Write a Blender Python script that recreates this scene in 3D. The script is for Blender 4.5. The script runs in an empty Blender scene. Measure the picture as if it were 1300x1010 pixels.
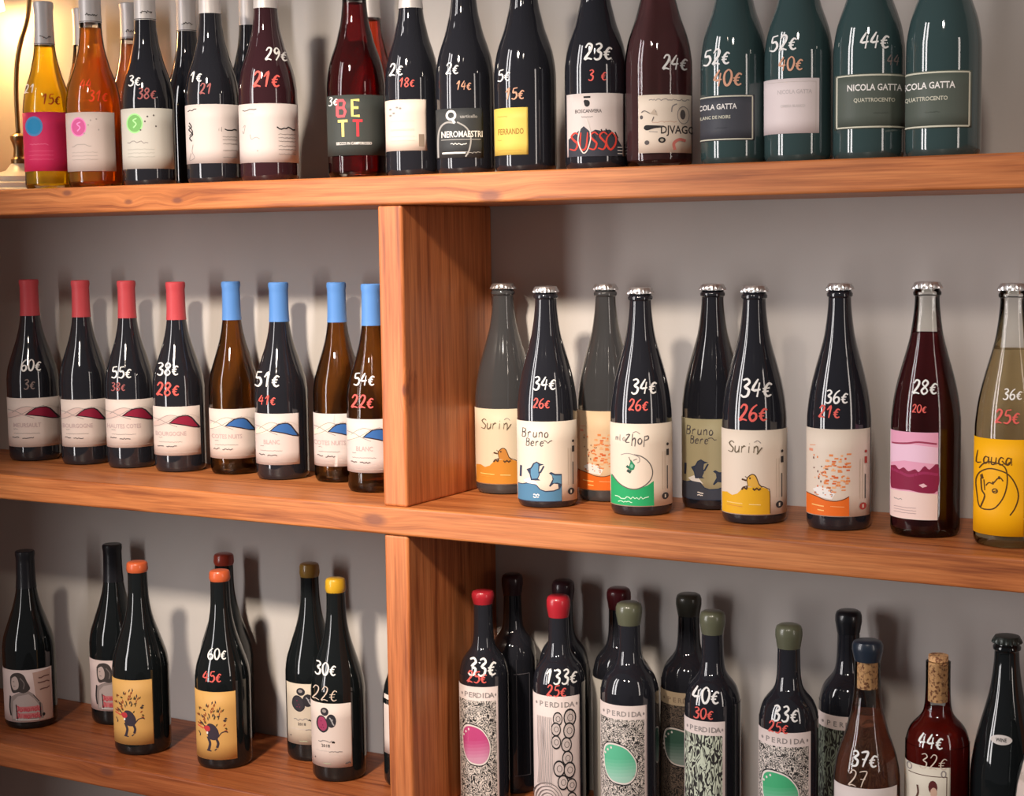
import bpy, bmesh, math, random
from mathutils import Vector, Matrix
random.seed(7)
scene = bpy.context.scene
COL = scene.collection
PI = math.pi

# ---------------------------------------------------------------- camera
CAM = Vector((1.34275, -1.96239, 0.38422))
YAW, PITCH, ROLL = 0.519456, -0.0962899, -0.013577
cd = bpy.data.cameras.new('camera'); cam = bpy.data.objects.new('camera', cd); COL.objects.link(cam)
cy, sy, cp, sp = math.cos(YAW), math.sin(YAW), math.cos(PITCH), math.sin(PITCH)
fwd = Vector((-sy*cp, cy*cp, sp)); r0 = Vector((cy, sy, 0)); u0 = r0.cross(fwd)
rgt = r0*math.cos(ROLL) + u0*math.sin(ROLL); up = -r0*math.sin(ROLL) + u0*math.cos(ROLL)
cam.matrix_world = Matrix(((rgt.x, up.x, -fwd.x, CAM.x), (rgt.y, up.y, -fwd.y, CAM.y), (rgt.z, up.z, -fwd.z, CAM.z), (0, 0, 0, 1)))
cd.sensor_width = 36; cd.lens = 2090.4/1300*36; cd.clip_start = .05
scene.camera = cam

# ---------------------------------------------------------------- light
scene.view_settings.view_transform = 'Standard'; scene.view_settings.look = 'None'
scene.view_settings.gamma = 1; scene.view_settings.use_curve_mapping = False
scene.view_settings.exposure = 0.05
wd = bpy.data.worlds.new('room_air'); scene.world = wd; wd.use_nodes = True
wd.node_tree.nodes['Background'].inputs[0].default_value = (.90, .84, .84, 1)
wd.node_tree.nodes['Background'].inputs[1].default_value = .09

def light(name, kind, loc, target, energy, col, **kw):
    l = bpy.data.lights.new(name, kind); l.energy = energy; l.color = col
    for k, v in kw.items(): setattr(l, k, v)
    o = bpy.data.objects.new(name, l); COL.objects.link(o); o.location = loc
    d = Vector(target) - Vector(loc)
    o.rotation_euler = d.to_track_quat('-Z', 'Y').to_euler()
    return o
# ceiling spotlight aimed at the middle of the shelves
light('ceiling_spotlight', 'SPOT', (.30, -2.4, 1.88), (-.16, .1, .16), 620, (1, .86, .71), spot_size=math.radians(28), spot_blend=1.0, shadow_soft_size=.14)
light('second_ceiling_spotlight', 'SPOT', (1.35, -2.4, 1.92), (.80, .1, -.02), 130, (1, .88, .76), spot_size=math.radians(34), spot_blend=1.0, shadow_soft_size=.14)
# tall two-pane shop window behind the left of the viewer, narrow door glass on the right
for wx, wy in ((-2.06, -2.30), (-1.50, -2.70)):
    light('shop_window_light', 'AREA', (wx, wy, .95), (0, .1, .95), 50, (1, .95, .94), shape='RECTANGLE', size=.36, size_y=3.0)
light('door_glass_light', 'AREA', (2.7, -.95, .45), (.4, .1, .3), 8.5, (1, .88, .80), shape='RECTANGLE', size=.22, size_y=1.6)

# ---------------------------------------------------------------- materials
MATS = {}
def mat(name, col, rough=.5, metal=0, spec=.5, trans=0, ior=1.45, coat=0, emis=None, es=0):
    if name in MATS: return MATS[name]
    m = bpy.data.materials.new(name); m.use_nodes = True
    b = m.node_tree.nodes['Principled BSDF']
    b.inputs['Base Color'].default_value = (*col, 1); b.inputs['Roughness'].default_value = rough
    b.inputs['Metallic'].default_value = metal; b.inputs['Specular IOR Level'].default_value = spec
    b.inputs['Transmission Weight'].default_value = trans; b.inputs['IOR'].default_value = ior
    b.inputs['Coat Weight'].default_value = coat; b.inputs['Coat Roughness'].default_value = .03
    if emis: b.inputs['Emission Color'].default_value = (*emis, 1); b.inputs['Emission Strength'].default_value = es
    MATS[name] = m; return m
def srgb(r, g, b):
    f = lambda v: ((v/255)/12.92 if v/255 <= .04045 else ((v/255+.055)/1.055)**2.4)
    return (f(r), f(g), f(b))
def N(nt, t, **kw):
    n = nt.nodes.new(t)
    for k, v in kw.items():
        if k in n.inputs.keys(): n.inputs[k].default_value = v
        else: setattr(n, k, v)
    return n
def ink(r, g, b, rough=.6):
    return mat('ink_%d_%d_%d' % (r, g, b), srgb(r, g, b), rough, spec=.25)
def paper(r, g, b):
    n = 'paper_%d_%d_%d' % (r, g, b)
    if n in MATS: return MATS[n]
    m = mat(n, srgb(r, g, b), .55, spec=.35); nt = m.node_tree; b_ = nt.nodes['Principled BSDF']
    no = N(nt, 'ShaderNodeTexNoise', Scale=900.0, Detail=2.0); tc = N(nt, 'ShaderNodeTexCoord')
    bp = N(nt, 'ShaderNodeBump', Strength=.08, Distance=.0002)
    nt.links.new(tc.outputs['Object'], no.inputs['Vector']); nt.links.new(no.outputs['Fac'], bp.inputs['Height']); nt.links.new(bp.outputs['Normal'], b_.inputs['Normal'])
    return m

def glass_shell(name, tint, fac=.0):
    """thin clear bottle wall: transparent, tinted, with mirror gloss by Fresnel"""
    if name in MATS: return MATS[name]
    m = bpy.data.materials.new(name); m.use_nodes = True; nt = m.node_tree; nt.nodes.clear()
    out = N(nt, 'ShaderNodeOutputMaterial'); t = N(nt, 'ShaderNodeBsdfTransparent'); g = N(nt, 'ShaderNodeBsdfGlossy'); g.inputs['Roughness'].default_value = .03
    t.inputs['Color'].default_value = (*tint, 1)
    lw = N(nt, 'ShaderNodeFresnel'); lw.inputs['IOR'].default_value = 1.5
    mx = N(nt, 'ShaderNodeMixShader')
    nt.links.new(lw.outputs[0], mx.inputs[0]); nt.links.new(t.outputs[0], mx.inputs[1]); nt.links.new(g.outputs[0], mx.inputs[2]); nt.links.new(mx.outputs[0], out.inputs[0])
    MATS[name] = m; return m
def wine_mat(name, col, milky=.30):
    """wine in its bottle: weak lens, coloured by absorption, slightly cloudy"""
    if name in MATS: return MATS[name]
    m = bpy.data.materials.new(name); m.use_nodes = True; nt = m.node_tree; nt.nodes.clear()
    out = N(nt, 'ShaderNodeOutputMaterial'); r = N(nt, 'ShaderNodeBsdfRefraction'); r.inputs['IOR'].default_value = 1.10; r.inputs['Roughness'].default_value = 0
    r.inputs['Color'].default_value = (*col, 1); t = N(nt, 'ShaderNodeBsdfTranslucent'); t.inputs['Color'].default_value = (*[c**1.0 for c in col], 1)
    d = N(nt, 'ShaderNodeBsdfDiffuse'); d.inputs['Color'].default_value = (*[c**1.2 for c in col], 1); a = N(nt, 'ShaderNodeMixShader'); a.inputs[0].default_value = .5
    nt.links.new(t.outputs[0], a.inputs[1]); nt.links.new(d.outputs[0], a.inputs[2])
    mx = N(nt, 'ShaderNodeMixShader'); mx.inputs[0].default_value = milky
    nt.links.new(r.outputs[0], mx.inputs[1]); nt.links.new(a.outputs[0], mx.inputs[2]); nt.links.new(mx.outputs[0], out.inputs[0])
    MATS[name] = m; return m

DARK = mat('dark_bottle_glass', (.016, .0165, .022), .045, spec=.55, coat=.35)
BLACK = mat('black_bottle_glass', (.008, .010, .011), .05, spec=.5, coat=.25)
GREEN = mat('green_bottle_glass', (.036, .066, .068), .04, spec=.6, coat=.4)
REDD = mat('dark_red_wine_glass', (.035, .012, .016), .04, spec=.55, coat=.3)
OLIVE = mat('smoky_bottle_glass', (.055, .055, .058), .05, spec=.55, coat=.3)
CLEAR = glass_shell('clear_bottle_glass', (.94, .95, .93))
AMBERG = glass_shell('amber_bottle_glass', (.55, .40, .24))
WHITE_PEN = mat('white_chalk_pen', srgb(238, 236, 234), .7)
PEN = {'w': WHITE_PEN, 'r': mat('red_chalk_pen', srgb(226, 96, 88), .7), 'r2': mat('faded_red_chalk_pen', srgb(165, 92, 92), .7),
       'o2': mat('peach_chalk_pen', srgb(214, 160, 132), .7), 'o': mat('orange_chalk_pen', srgb(226, 78, 30), .7), 'k': mat('brown_chalk_pen', srgb(120, 40, 20), .7),
       'k2': mat('dull_chalk_pen', srgb(128, 112, 108), .7), 'w2': mat('thin_white_chalk_pen', srgb(216, 196, 180), .7)}

def wood(name, vertical, knots, base=(.58, .20, .062), seed=0.0):
    m = bpy.data.materials.new(name); m.use_nodes = True; nt = m.node_tree; L = nt.links
    b = nt.nodes['Principled BSDF']; tc = N(nt, 'ShaderNodeTexCoord'); geo = N(nt, 'ShaderNodeNewGeometry')
    pos = geo.outputs['Position']
    # knots push the grain aside
    warp = None; dark = None
    for (kx, ky, kz, rad) in knots:
        s = N(nt, 'ShaderNodeVectorMath', operation='SUBTRACT'); s.inputs[1].default_value = (kx, ky, kz); L.new(pos, s.inputs[0])
        sc = N(nt, 'ShaderNodeVectorMath', operation='MULTIPLY'); sc.inputs[1].default_value = (.45, .3, 1) if not vertical else (1, .3, .45); L.new(s.outputs[0], sc.inputs[0])
        ln = N(nt, 'ShaderNodeVectorMath', operation='LENGTH'); L.new(sc.outputs[0], ln.inputs[0])
        g = N(nt, 'ShaderNodeMapRange'); g.inputs['From Min'].default_value = rad*3.2; g.inputs['From Max'].default_value = 0; g.inputs['To Max'].default_value = .010; L.new(ln.outputs['Value'], g.inputs['Value'])
        k = N(nt, 'ShaderNodeMapRange'); k.inputs['From Min'].default_value = rad; k.inputs['From Max'].default_value = rad*.45; k.inputs['To Max'].default_value = .75; L.new(ln.outputs['Value'], k.inputs['Value'])
        if warp is None: warp, dark = g.outputs[0], k.outputs[0]
        else:
            a = N(nt, 'ShaderNodeMath', operation='ADD'); L.new(warp, a.inputs[0]); L.new(g.outputs[0], a.inputs[1]); warp = a.outputs[0]
            a = N(nt, 'ShaderNodeMath', operation='MAXIMUM'); L.new(dark, a.inputs[0]); L.new(k.outputs[0], a.inputs[1]); dark = a.outputs[0]
    p2 = pos
    if warp is not None:
        cx_ = N(nt, 'ShaderNodeCombineXYZ'); L.new(warp, cx_.inputs[0 if vertical else 2]); ad = N(nt, 'ShaderNodeVectorMath', operation='ADD'); L.new(pos, ad.inputs[0]); L.new(cx_.outputs[0], ad.inputs[1]); p2 = ad.outputs[0]
    mp = N(nt, 'ShaderNodeMapping'); mp.inputs['Location'].default_value = (seed, seed*1.7, seed*.6)
    mp.inputs['Scale'].default_value = (46, 46, 2.2) if vertical else (2.2, 46, 62); L.new(p2, mp.inputs['Vector'])
    n1 = N(nt, 'ShaderNodeTexNoise', Scale=1.6, Detail=5.0, Roughness=.62); L.new(mp.outputs[0], n1.inputs['Vector'])
    mp2 = N(nt, 'ShaderNodeMapping'); mp2.inputs['Scale'].default_value = (220, 220, 7) if vertical else (7, 220, 260); L.new(p2, mp2.inputs['Vector'])
    n2 = N(nt, 'ShaderNodeTexNoise', Scale=1.5, Detail=3.0); L.new(mp2.outputs[0], n2.inputs['Vector'])
    n3 = N(nt, 'ShaderNodeTexNoise', Scale=2.6, Detail=2.0); L.new(pos, n3.inputs['Vector'])
    cr = N(nt, 'ShaderNodeValToRGB'); e = cr.color_ramp.elements
    e[0].position = .33; e[0].color = (base[0]*.52, base[1]*.42, base[2]*.38, 1); e[1].position = .62; e[1].color = (base[0]*1.12, base[1]*1.2, base[2]*1.25, 1)
    mid = cr.color_ramp.elements.new(.46); mid.color = (base[0]*.9, base[1]*.86, base[2]*.8, 1); L.new(n1.outputs['Fac'], cr.inputs[0])
    mx = N(nt, 'ShaderNodeMix', data_type='RGBA', blend_type='MULTIPLY'); mx.inputs[0].default_value = .35; L.new(cr.outputs[0], mx.inputs[6])
    r2 = N(nt, 'ShaderNodeValToRGB'); r2.color_ramp.elements[0].position = .35; r2.color_ramp.elements[0].color = (.4, .35, .3, 1); r2.color_ramp.elements[1].position = .6; L.new(n2.outputs['Fac'], r2.inputs[0]); L.new(r2.outputs[0], mx.inputs[7])
    m3 = N(nt, 'ShaderNodeMix', data_type='RGBA', blend_type='MULTIPLY'); m3.inputs[0].default_value = .5; r3 = N(nt, 'ShaderNodeValToRGB'); r3.color_ramp.elements[0].position = .35; r3.color_ramp.elements[0].color = (.78, .62, .52, 1); r3.color_ramp.elements[1].position = .65; L.new(n3.outputs['Fac'], r3.inputs[0])
    L.new(mx.outputs[2], m3.inputs[6]); L.new(r3.outputs[0], m3.inputs[7]); outc = m3.outputs[2]
    if dark is not None:
        m4 = N(nt, 'ShaderNodeMix', data_type='RGBA'); L.new(dark, m4.inputs[0]); L.new(outc, m4.inputs[6]); m4.inputs[7].default_value = (.17, .055, .035, 1); outc = m4.outputs[2]
    L.new(outc, b.inputs['Base Color']); b.inputs['Roughness'].default_value = .42; b.inputs['Specular IOR Level'].default_value = .45
    bp = N(nt, 'ShaderNodeBump', Strength=.15, Distance=.001); L.new(n1.outputs['Fac'], bp.inputs['Height']); L.new(bp.outputs[0], b.inputs['Normal'])
    return m

def wall_mat():
    m = mat('grey_plaster', (.42, .40, .38), .75, spec=.2); nt = m.node_tree; L = nt.links; b = nt.nodes['Principled BSDF']
    g = N(nt, 'ShaderNodeNewGeometry'); n = N(nt, 'ShaderNodeTexNoise', Scale=3.0, Detail=4.0); L.new(g.outputs['Position'], n.inputs['Vector'])
    r = N(nt, 'ShaderNodeValToRGB'); r.color_ramp.elements[0].position = .3; r.color_ramp.elements[0].color = (.53, .495, .465, 1); r.color_ramp.elements[1].position = .7; r.color_ramp.elements[1].color = (.62, .58, .55, 1)
    L.new(n.outputs['Fac'], r.inputs[0]); L.new(r.outputs[0], b.inputs['Base Color'])
    n2 = N(nt, 'ShaderNodeTexNoise', Scale=160.0, Detail=3.0); L.new(g.outputs['Position'], n2.inputs['Vector'])
    bp = N(nt, 'ShaderNodeBump', Strength=.15, Distance=.001); L.new(n2.outputs['Fac'], bp.inputs['Height']); L.new(bp.outputs[0], b.inputs['Normal'])
    return m

# ---------------------------------------------------------------- object helpers
def link(name, me, parent=None, loc=(0, 0, 0)):
    o = bpy.data.objects.new(name, me); COL.objects.link(o); o.parent = parent; o.location = loc; return o
def thing(name, label, cat, loc=(0, 0, 0), rz=0, group=None):
    o = bpy.data.objects.new(name, None); COL.objects.link(o); o.location = loc; o.rotation_euler = (0, 0, rz)
    o.empty_display_size = .05; o['label'] = label; o['category'] = cat
    if group: o['group'] = group
    return o
def box_mesh(name, a, b, m, bevel=.002, seg=2):
    bm = bmesh.new(); bmesh.ops.create_cube(bm, size=1)
    for v in bm.verts: v.co = Vector([(a[i]+b[i])/2 + v.co[i]*(b[i]-a[i]) for i in range(3)])
    if bevel: bmesh.ops.bevel(bm, geom=bm.edges[:], offset=bevel, segments=seg, affect='EDGES', profile=.5)
    me = bpy.data.meshes.new(name); bm.to_mesh(me); bm.free(); me.materials.append(m)
    return me
def spline(pts, n=6):
    """centripetal-ish Catmull-Rom through 2D points"""
    out = []
    P = [pts[0]] + list(pts) + [pts[-1]]
    for i in range(1, len(P)-2):
        p0, p1, p2, p3 = P[i-1:i+3]
        for k in range(n):
            t = k/n
            out.append(tuple(.5*((2*p1[j]) + (-p0[j]+p2[j])*t + (2*p0[j]-5*p1[j]+4*p2[j]-p3[j])*t*t + (-p0[j]+3*p1[j]-3*p2[j]+p3[j])*t**3) for j in range(2)))
    out.append(tuple(pts[-1])); return out
def lathe(name, prof, m, seg=56, radial=None, smooth_angle=40):
    bm = bmesh.new(); rings = []
    for (r, z) in prof:
        if r < 1e-6: rings.append([bm.verts.new((0, 0, z))]); continue
        ring = []
        for i in range(seg):
            a = 2*PI*i/seg; rr = r*(radial(a, z) if radial else 1)
            ring.append(bm.verts.new((rr*math.sin(a), -rr*math.cos(a), z)))
        rings.append(ring)
    for A, B_ in zip(rings, rings[1:]):
        for i in range(seg):
            j = (i+1) % seg
            if len(A) == 1: bm.faces.new((A[0], B_[j], B_[i]))
            elif len(B_) == 1: bm.faces.new((A[i], A[j], B_[0]))
            else: bm.faces.new((A[i], A[j], B_[j], B_[i]))
    bmesh.ops.recalc_face_normals(bm, faces=bm.faces)
    for f in bm.faces: f.smooth = True
    for e in bm.edges:
        if len(e.link_faces) == 2 and e.calc_face_angle(0) > math.radians(smooth_angle): e.smooth = False
    me = bpy.data.meshes.new(name); bm.to_mesh(me); bm.free(); me.materials.append(m)
    return me

# outer silhouettes as (radius / R, height / H), base to mouth; the neck end is cut where the closure starts
PROF = {
 'burgundy': [(1, .03), (1, .2), (1, .42), (.985, .465), (.93, .515), (.82, .565), (.69, .62), (.57, .67), (.465, .725), (.395, .78), (.36, .83), (.345, .90), (.34, .985)],
 'sparkling': [(1, .03), (1, .2), (1, .40), (.975, .455), (.90, .515), (.79, .565), (.66, .615), (.565, .665), (.485, .71), (.435, .76), (.405, .81), (.39, .88), (.385, .98)],
 'crowncap': [(1, .03), (1, .2), (1, .425), (.98, .48), (.92, .545), (.83, .605), (.715, .665), (.59, .725), (.48, .784), (.41, .844), (.365, .90), (.35, .945), (.35, .95)],
 'bordeaux': [(1, .03), (1, .2), (1, .585), (.985, .625), (.94, .655), (.85, .685), (.72, .708), (.58, .728), (.475, .75), (.42, .78), (.395, .82), (.38, .90), (.385, .985)],
}
def profile(kind, R, H):
    pts = [(r*R, z*H) for r, z in PROF[kind]]
    body = spline(pts, 5)
    return [(0, .006), (R*.62, .003), (R*.80, 0), (R*.93, .0015), (R*.985, .006)] + [p for p in body if p[1] > .008]
def radius_at(prof, z):
    if z <= prof[5][1]: return prof[5][0]
    for (r1, z1), (r2, z2) in zip(prof, prof[1:]):
        if z1 <= z <= z2 and z2 > z1: return r1 + (r2-r1)*(z-z1)/(z2-z1)
    return prof[-1][0]

# ---------------------------------------------------------------- drawing on curved glass
GLYPH = {  # strokes on a 0..1 high, about .6 wide cell, y up
 '0': [[(.3,1),(.08,.8),(.05,.4),(.2,.05),(.42,.1),(.55,.5),(.48,.85),(.3,1)]], '1': [[(.1,.65),(.4,1),(.35,.5),(.3,0)]],
 '2': [[(.08,.75),(.25,1),(.48,.9),(.42,.55),(.08,.05),(.3,.1),(.58,.02)]], '3': [[(.1,.92),(.35,1),(.5,.8),(.25,.55),(.5,.4),(.45,.08),(.2,0),(.05,.12)]],
 '4': [[(.35,1),(.05,.4),(.55,.42)],[(.45,.8),(.38,0)]], '5': [[(.55,1),(.18,.95)],[(.18,.95),(.15,.58),(.42,.6),(.55,.3),(.35,.02),(.05,.08)]],
 '6': [[(.5,1),(.2,.75),(.06,.3),(.25,0),(.5,.15),(.48,.42),(.25,.48),(.1,.3)]], '7': [[(.05,.92),(.3,1),(.55,.95),(.35,.4),(.25,0)],[(.15,.5),(.5,.52)]],
 '8': [[(.3,.52),(.08,.75),(.28,1),(.5,.8),(.3,.52),(.06,.25),(.25,0),(.52,.2),(.3,.52)]], '9': [[(.5,.8),(.25,1),(.1,.75),(.3,.52),(.5,.75),(.5,.4),(.3,0)]],
 '€': [[(.66,.80),(.42,.90),(.2,.6),(.22,.22),(.45,.04),(.7,.14)],[(.0,.56),(.52,.60)],[(.0,.36),(.46,.38)]], ' ': [],
 'B': [[(.08,1),(.1,0)],[(.08,1),(.45,.9),(.4,.6),(.1,.55),(.5,.45),(.45,.05),(.1,0)]], 'r': [[(.1,.6),(.12,0)],[(.12,.4),(.3,.62),(.45,.55)]],
 'u': [[(.08,.6),(.1,.1),(.3,.02),(.45,.2),(.46,.6)],[(.46,.6),(.5,0)]], 'n': [[(.08,.6),(.1,0)],[(.1,.4),(.3,.62),(.45,.45),(.48,0)]],
 'o': [[(.3,.6),(.08,.4),(.15,.05),(.38,.02),(.5,.3),(.3,.6)]], 'e': [[(.1,.32),(.48,.38),(.35,.62),(.12,.45),(.12,.1),(.3,0),(.5,.1)]],
 'S': [[(.55,.85),(.3,1),(.08,.8),(.3,.55),(.52,.35),(.4,.02),(.05,.1)]], 'i': [[(.2,.6),(.22,0)],[(.2,.8),(.22,.86)]],
 'v': [[(.05,.6),(.2,0),(.5,.8)]], 'z': [[(.05,.85),(.45,.95),(.05,.2),(.5,.15)]], 'h': [[(.08,1),(.1,-.2)],[(.1,.3),(.3,.6),(.45,.4),(.45,-.25)]],
 'p': [[(.08,.8),(.1,-.3)],[(.1,.75),(.45,.8),(.5,.5),(.1,.35)]], 'L': [[(.1,1),(.08,.05),(.5,.1)]], 'a': [[(.45,.5),(.2,.6),(.06,.3),(.2,.02),(.42,.2),(.46,.6)],[(.46,.6),(.55,0)]],
 'c': [[(.48,.5),(.25,.62),(.08,.35),(.2,.02),(.5,.1)]],
 'l': [[(.15,1),(.2,.05),(.35,0)]], 'm': [[(.05,.6),(.08,0)],[(.08,.4),(.2,.6),(.3,.4),(.3,0)],[(.3,.4),(.42,.6),(.52,.4),(.55,0)]],
 'D': [[(.1,1),(.1,0)],[(.1,1),(.45,.85),(.52,.4),(.35,.05),(.1,0)]], 'd': [[(.45,1),(.5,0)],[(.45,.5),(.2,.6),(.06,.3),(.2,.02),(.46,.2)]],
 'E': [[(.5,1),(.1,1),(.1,0),(.5,0)],[(.1,.5),(.45,.5)]], 'T': [[(0,1),(.6,1)],[(.3,1),(.3,0)]], 'U': [[(.08,1),(.1,.2),(.3,0),(.5,.2),(.5,1)]], 'O': [[(.3,1),(.02,.7),(.02,.3),(.3,0),(.56,.3),(.56,.7),(.3,1)]],
}
FONT_CACHE = {}
def text_tris(s):
    if s in FONT_CACHE: return FONT_CACHE[s]
    cu = bpy.data.curves.new('t', 'FONT'); cu.body = s; cu.resolution_u = 2; cu.offset = .018; cu.align_x = 'CENTER'
    o = bpy.data.objects.new('t', cu); COL.objects.link(o)
    dg = bpy.context.evaluated_depsgraph_get(); dg.update(); me = bpy.data.meshes.new_from_object(o.evaluated_get(dg))
    vs = [(v.co.x, v.co.y) for v in me.vertices]; fs = [tuple(p.vertices) for p in me.polygons]
    bpy.data.objects.remove(o); bpy.data.curves.remove(cu); bpy.data.meshes.remove(me)
    FONT_CACHE[s] = (vs, fs); return vs, fs

class Decal:
    """flat print laid on a surface of revolution; x = sideways metres, z = height"""
    def __init__(s, prof, off, step=5):
        s.prof, s.off, s.bm, s.mats, s.layer, s.step = prof, off, bmesh.new(), [], 0, step
    def mi(s, m):
        if m not in s.mats: s.mats.append(m)
        return s.mats.index(m)
    def th(s, x, z):
        r = radius_at(s.prof, z); q = x/r
        return math.asin(q) if abs(q) <= .985 else math.copysign(math.asin(.985) + (abs(q)-.985)*3, q)
    def face(s, pts, m, raw=False):
        vs = [s.bm.verts.new((p[0] if raw else s.th(*p), p[1], s.layer)) for p in pts]
        try: f = s.bm.faces.new(vs)
        except ValueError: return
        f.material_index = s.mi(m)
    def poly(s, pts, m, curve=0):
        if curve: pts = spline(list(pts) + [pts[0]], curve)[:-1]
        s.layer += 1; s.face(pts, m)
        f = s.bm.faces[:][-1] if False else None
    def ribbon(s, pts, w, m, taper=False, smooth=4):
        if smooth and len(pts) > 2: pts = spline(pts, smooth)
        n = len(pts); L_, R_ = [], []
        for i in range(n):
            a = pts[max(i-1, 0)]; b = pts[min(i+1, n-1)]; dx, dz = b[0]-a[0], b[1]-a[1]; d = math.hypot(dx, dz) or 1
            ww = w/2*(1 if not taper else (.55+.45*math.sin(PI*i/max(n-1, 1))))
            L_.append((pts[i][0]-dz/d*ww, pts[i][1]+dx/d*ww)); R_.append((pts[i][0]+dz/d*ww, pts[i][1]-dx/d*ww))
        for i in range(n-1): s.face((L_[i], L_[i+1], R_[i+1], R_[i]), m)
    def hand(s, txt, x, z, h, m, w=None, slant=.12, squash=.62):
        """handwriting centred on x, z; h = cap height"""
        s.layer += 1; w = w or h*.13
        adv = h*squash; x0 = x - adv*len(txt)/2
        for i, ch in enumerate(txt):
            k = .82 if ch == '€' else 1
            for st in GLYPH.get(ch, []):
                s.ribbon([(x0 + i*adv + px*h*.9*k + (py-.5)*h*slant, z - h/2 + py*h*k) for px, py in st], w, m, True, 3)
    def text(s, txt, x, z, h, m, sx=1.0):
        s.layer += 1; vs, fs = text_tris(txt); k = h/.7
        idx = [s.bm.verts.new((s.th(x + v[0]*k*sx, z - h/2 + v[1]*k), z - h/2 + v[1]*k, s.layer)) for v in vs]
        mi = s.mi(m)
        for f in fs:
            try: q = s.bm.faces.new([idx[i] for i in f]); q.material_index = mi
            except ValueError: pass
    def mesh(s, name, uvbox=None):
        bm = s.bm
        bmesh.ops.triangulate(bm, faces=[f for f in bm.faces if len(f.verts) > 4])
        lo = min((v.co.x for v in bm.verts), default=0); hi = max((v.co.x for v in bm.verts), default=0)
        k = math.ceil(lo/math.radians(s.step)); 
        while k*math.radians(s.step) < hi:
            bmesh.ops.bisect_plane(bm, geom=bm.verts[:]+bm.edges[:]+bm.faces[:], plane_co=(k*math.radians(s.step), 0, 0), plane_no=(1, 0, 0), dist=1e-6); k += 1
        uv = bm.loops.layers.uv.new('UVMap')
        for f in bm.faces:
            f.smooth = True
            for l in f.loops: l[uv].uv = (l.vert.co.x*s.prof[5][0], l.vert.co.y)
            a, b, c = [l.vert.co for l in f.loops][:3]
            if (b-a).cross(c-b).z < 0: f.normal_flip()
        for v in bm.verts:
            t, z, ly = v.co; r = radius_at(s.prof, z) + s.off + ly*.00003
            v.co = (r*math.sin(t), -r*math.cos(t), z)
        me = bpy.data.meshes.new(name); bm.to_mesh(me); bm.free()
        for m in s.mats: me.materials.append(m)
        return me

class Art:
    """label artwork in fractions of the label: a left to right, b top to bottom"""
    def __init__(s, dec, box): s.d, s.b = dec, box
    def P(s, a, b): x0, x1, z0, z1 = s.b; return (x0+(x1-x0)*a, z1-(z1-z0)*b)
    @property
    def w(s): return s.b[1]-s.b[0]
    @property
    def h(s): return s.b[3]-s.b[2]
    def poly(s, pts, m, curve=0): s.d.poly([s.P(*p) for p in pts], m, curve)
    def line(s, pts, w, m, smooth=4): s.d.layer += 1; s.d.ribbon([s.P(*p) for p in pts], w*s.h, m, False, smooth)
    def circ(s, a, b, ra, rb, m, n=20): s.poly([(a+ra*math.cos(2*PI*i/n), b+rb*math.sin(2*PI*i/n)) for i in range(n)], m)
    def ring(s, a, b, ra, rb, w, m, n=20): s.line([(a+ra*math.cos(2*PI*i/n), b+rb*math.sin(2*PI*i/n)) for i in range(n+1)], w, m, 0)
    def text(s, t, a, b, h, m, sx=1.0): x, z = s.P(a, b); s.d.text(t, x, z, h*s.h, m, sx)
    def hand(s, t, a, b, h, m, w=None, squash=.62): x, z = s.P(a, b); s.d.hand(t, x, z, h*s.h, m, w*s.h if w else None, .1, squash)
    def squig(s, a0, a1, b, amp, m, w=.012):
        n = max(4, int((a1-a0)*s.w/(amp*s.h)*1.3)); s.line([(a0+(a1-a0)*i/n, b + random.uniform(-1, 1)*amp/2) for i in range(n+1)], w, m, 0)
    def rect(s, a0, a1, b0, b1, m): s.poly([(a0, b0), (a1, b0), (a1, b1), (a0, b1)], m)

K = ink(40, 38, 40); GREY = ink(150, 142, 140); DG = ink(92, 86, 86); PALE = ink(205, 194, 188)
WHITE = ink(240, 236, 232)

# ---- label artwork --------------------------------------------------------
def art_dots(circle, paperc, letter=None, dark=True):
    def f(A):
        A.circ(.25, .25, .16, .165, ink(*[min(255, c+45) for c in circle])); A.circ(.25, .25, .135, .14, ink(*circle))
        A.line([(.29, .17), (.22, .20), (.28, .26), (.22, .32)], .02, ink(*[min(255, c+60) for c in circle]))
        for a, b in ((.5, .14), (.66, .30), (.36, .36), (.45, .22), (.62, .12)): A.circ(a, b, .017, .016, DG if dark else ink(*[int(c*.85) for c in paperc]), 8)
        A.squig(.1, .5, .56, .045, GREY if dark else ink(*[int(c*.86) for c in paperc]))
        for b in (.68, .74, .80): A.squig(.1, .62, b, .015, ink(*[int(c*.88) for c in paperc]), .008)
    return f
def art_pink(A):
    A.circ(.22, .24, .18, .17, ink(90, 150, 205)); A.circ(.22, .24, .14, .135, ink(48, 150, 205))
    A.squig(.12, .5, .55, .03, ink(236, 110, 150), .012)
    for b in (.66, .73, .80): A.squig(.1, .6, b, .01, ink(238, 100, 140), .008)
def art_script_left(A):
    A.squig(.04, .2, .10, .05, K, .014)
    A.line([(.06, .3), (.1, .38), (.05, .42), (.12, .5), (.06, .56), (.1, .62)], .02, K); A.line([(.05, .35), (.12, .46), (.06, .52)], .016, K)
    A.line([(.12, .68), (.1, .8), (.14, .9), (.05, .94), (.08, .82)], .01, GREY)
    A.hand('il', .63, .42, .07, K); A.squig(.70, .92, .43, .045, K, .02)
    for b in (.55, .60, .67, .78, .90): A.squig(.66, .92, b, .015, GREY, .009)
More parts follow.
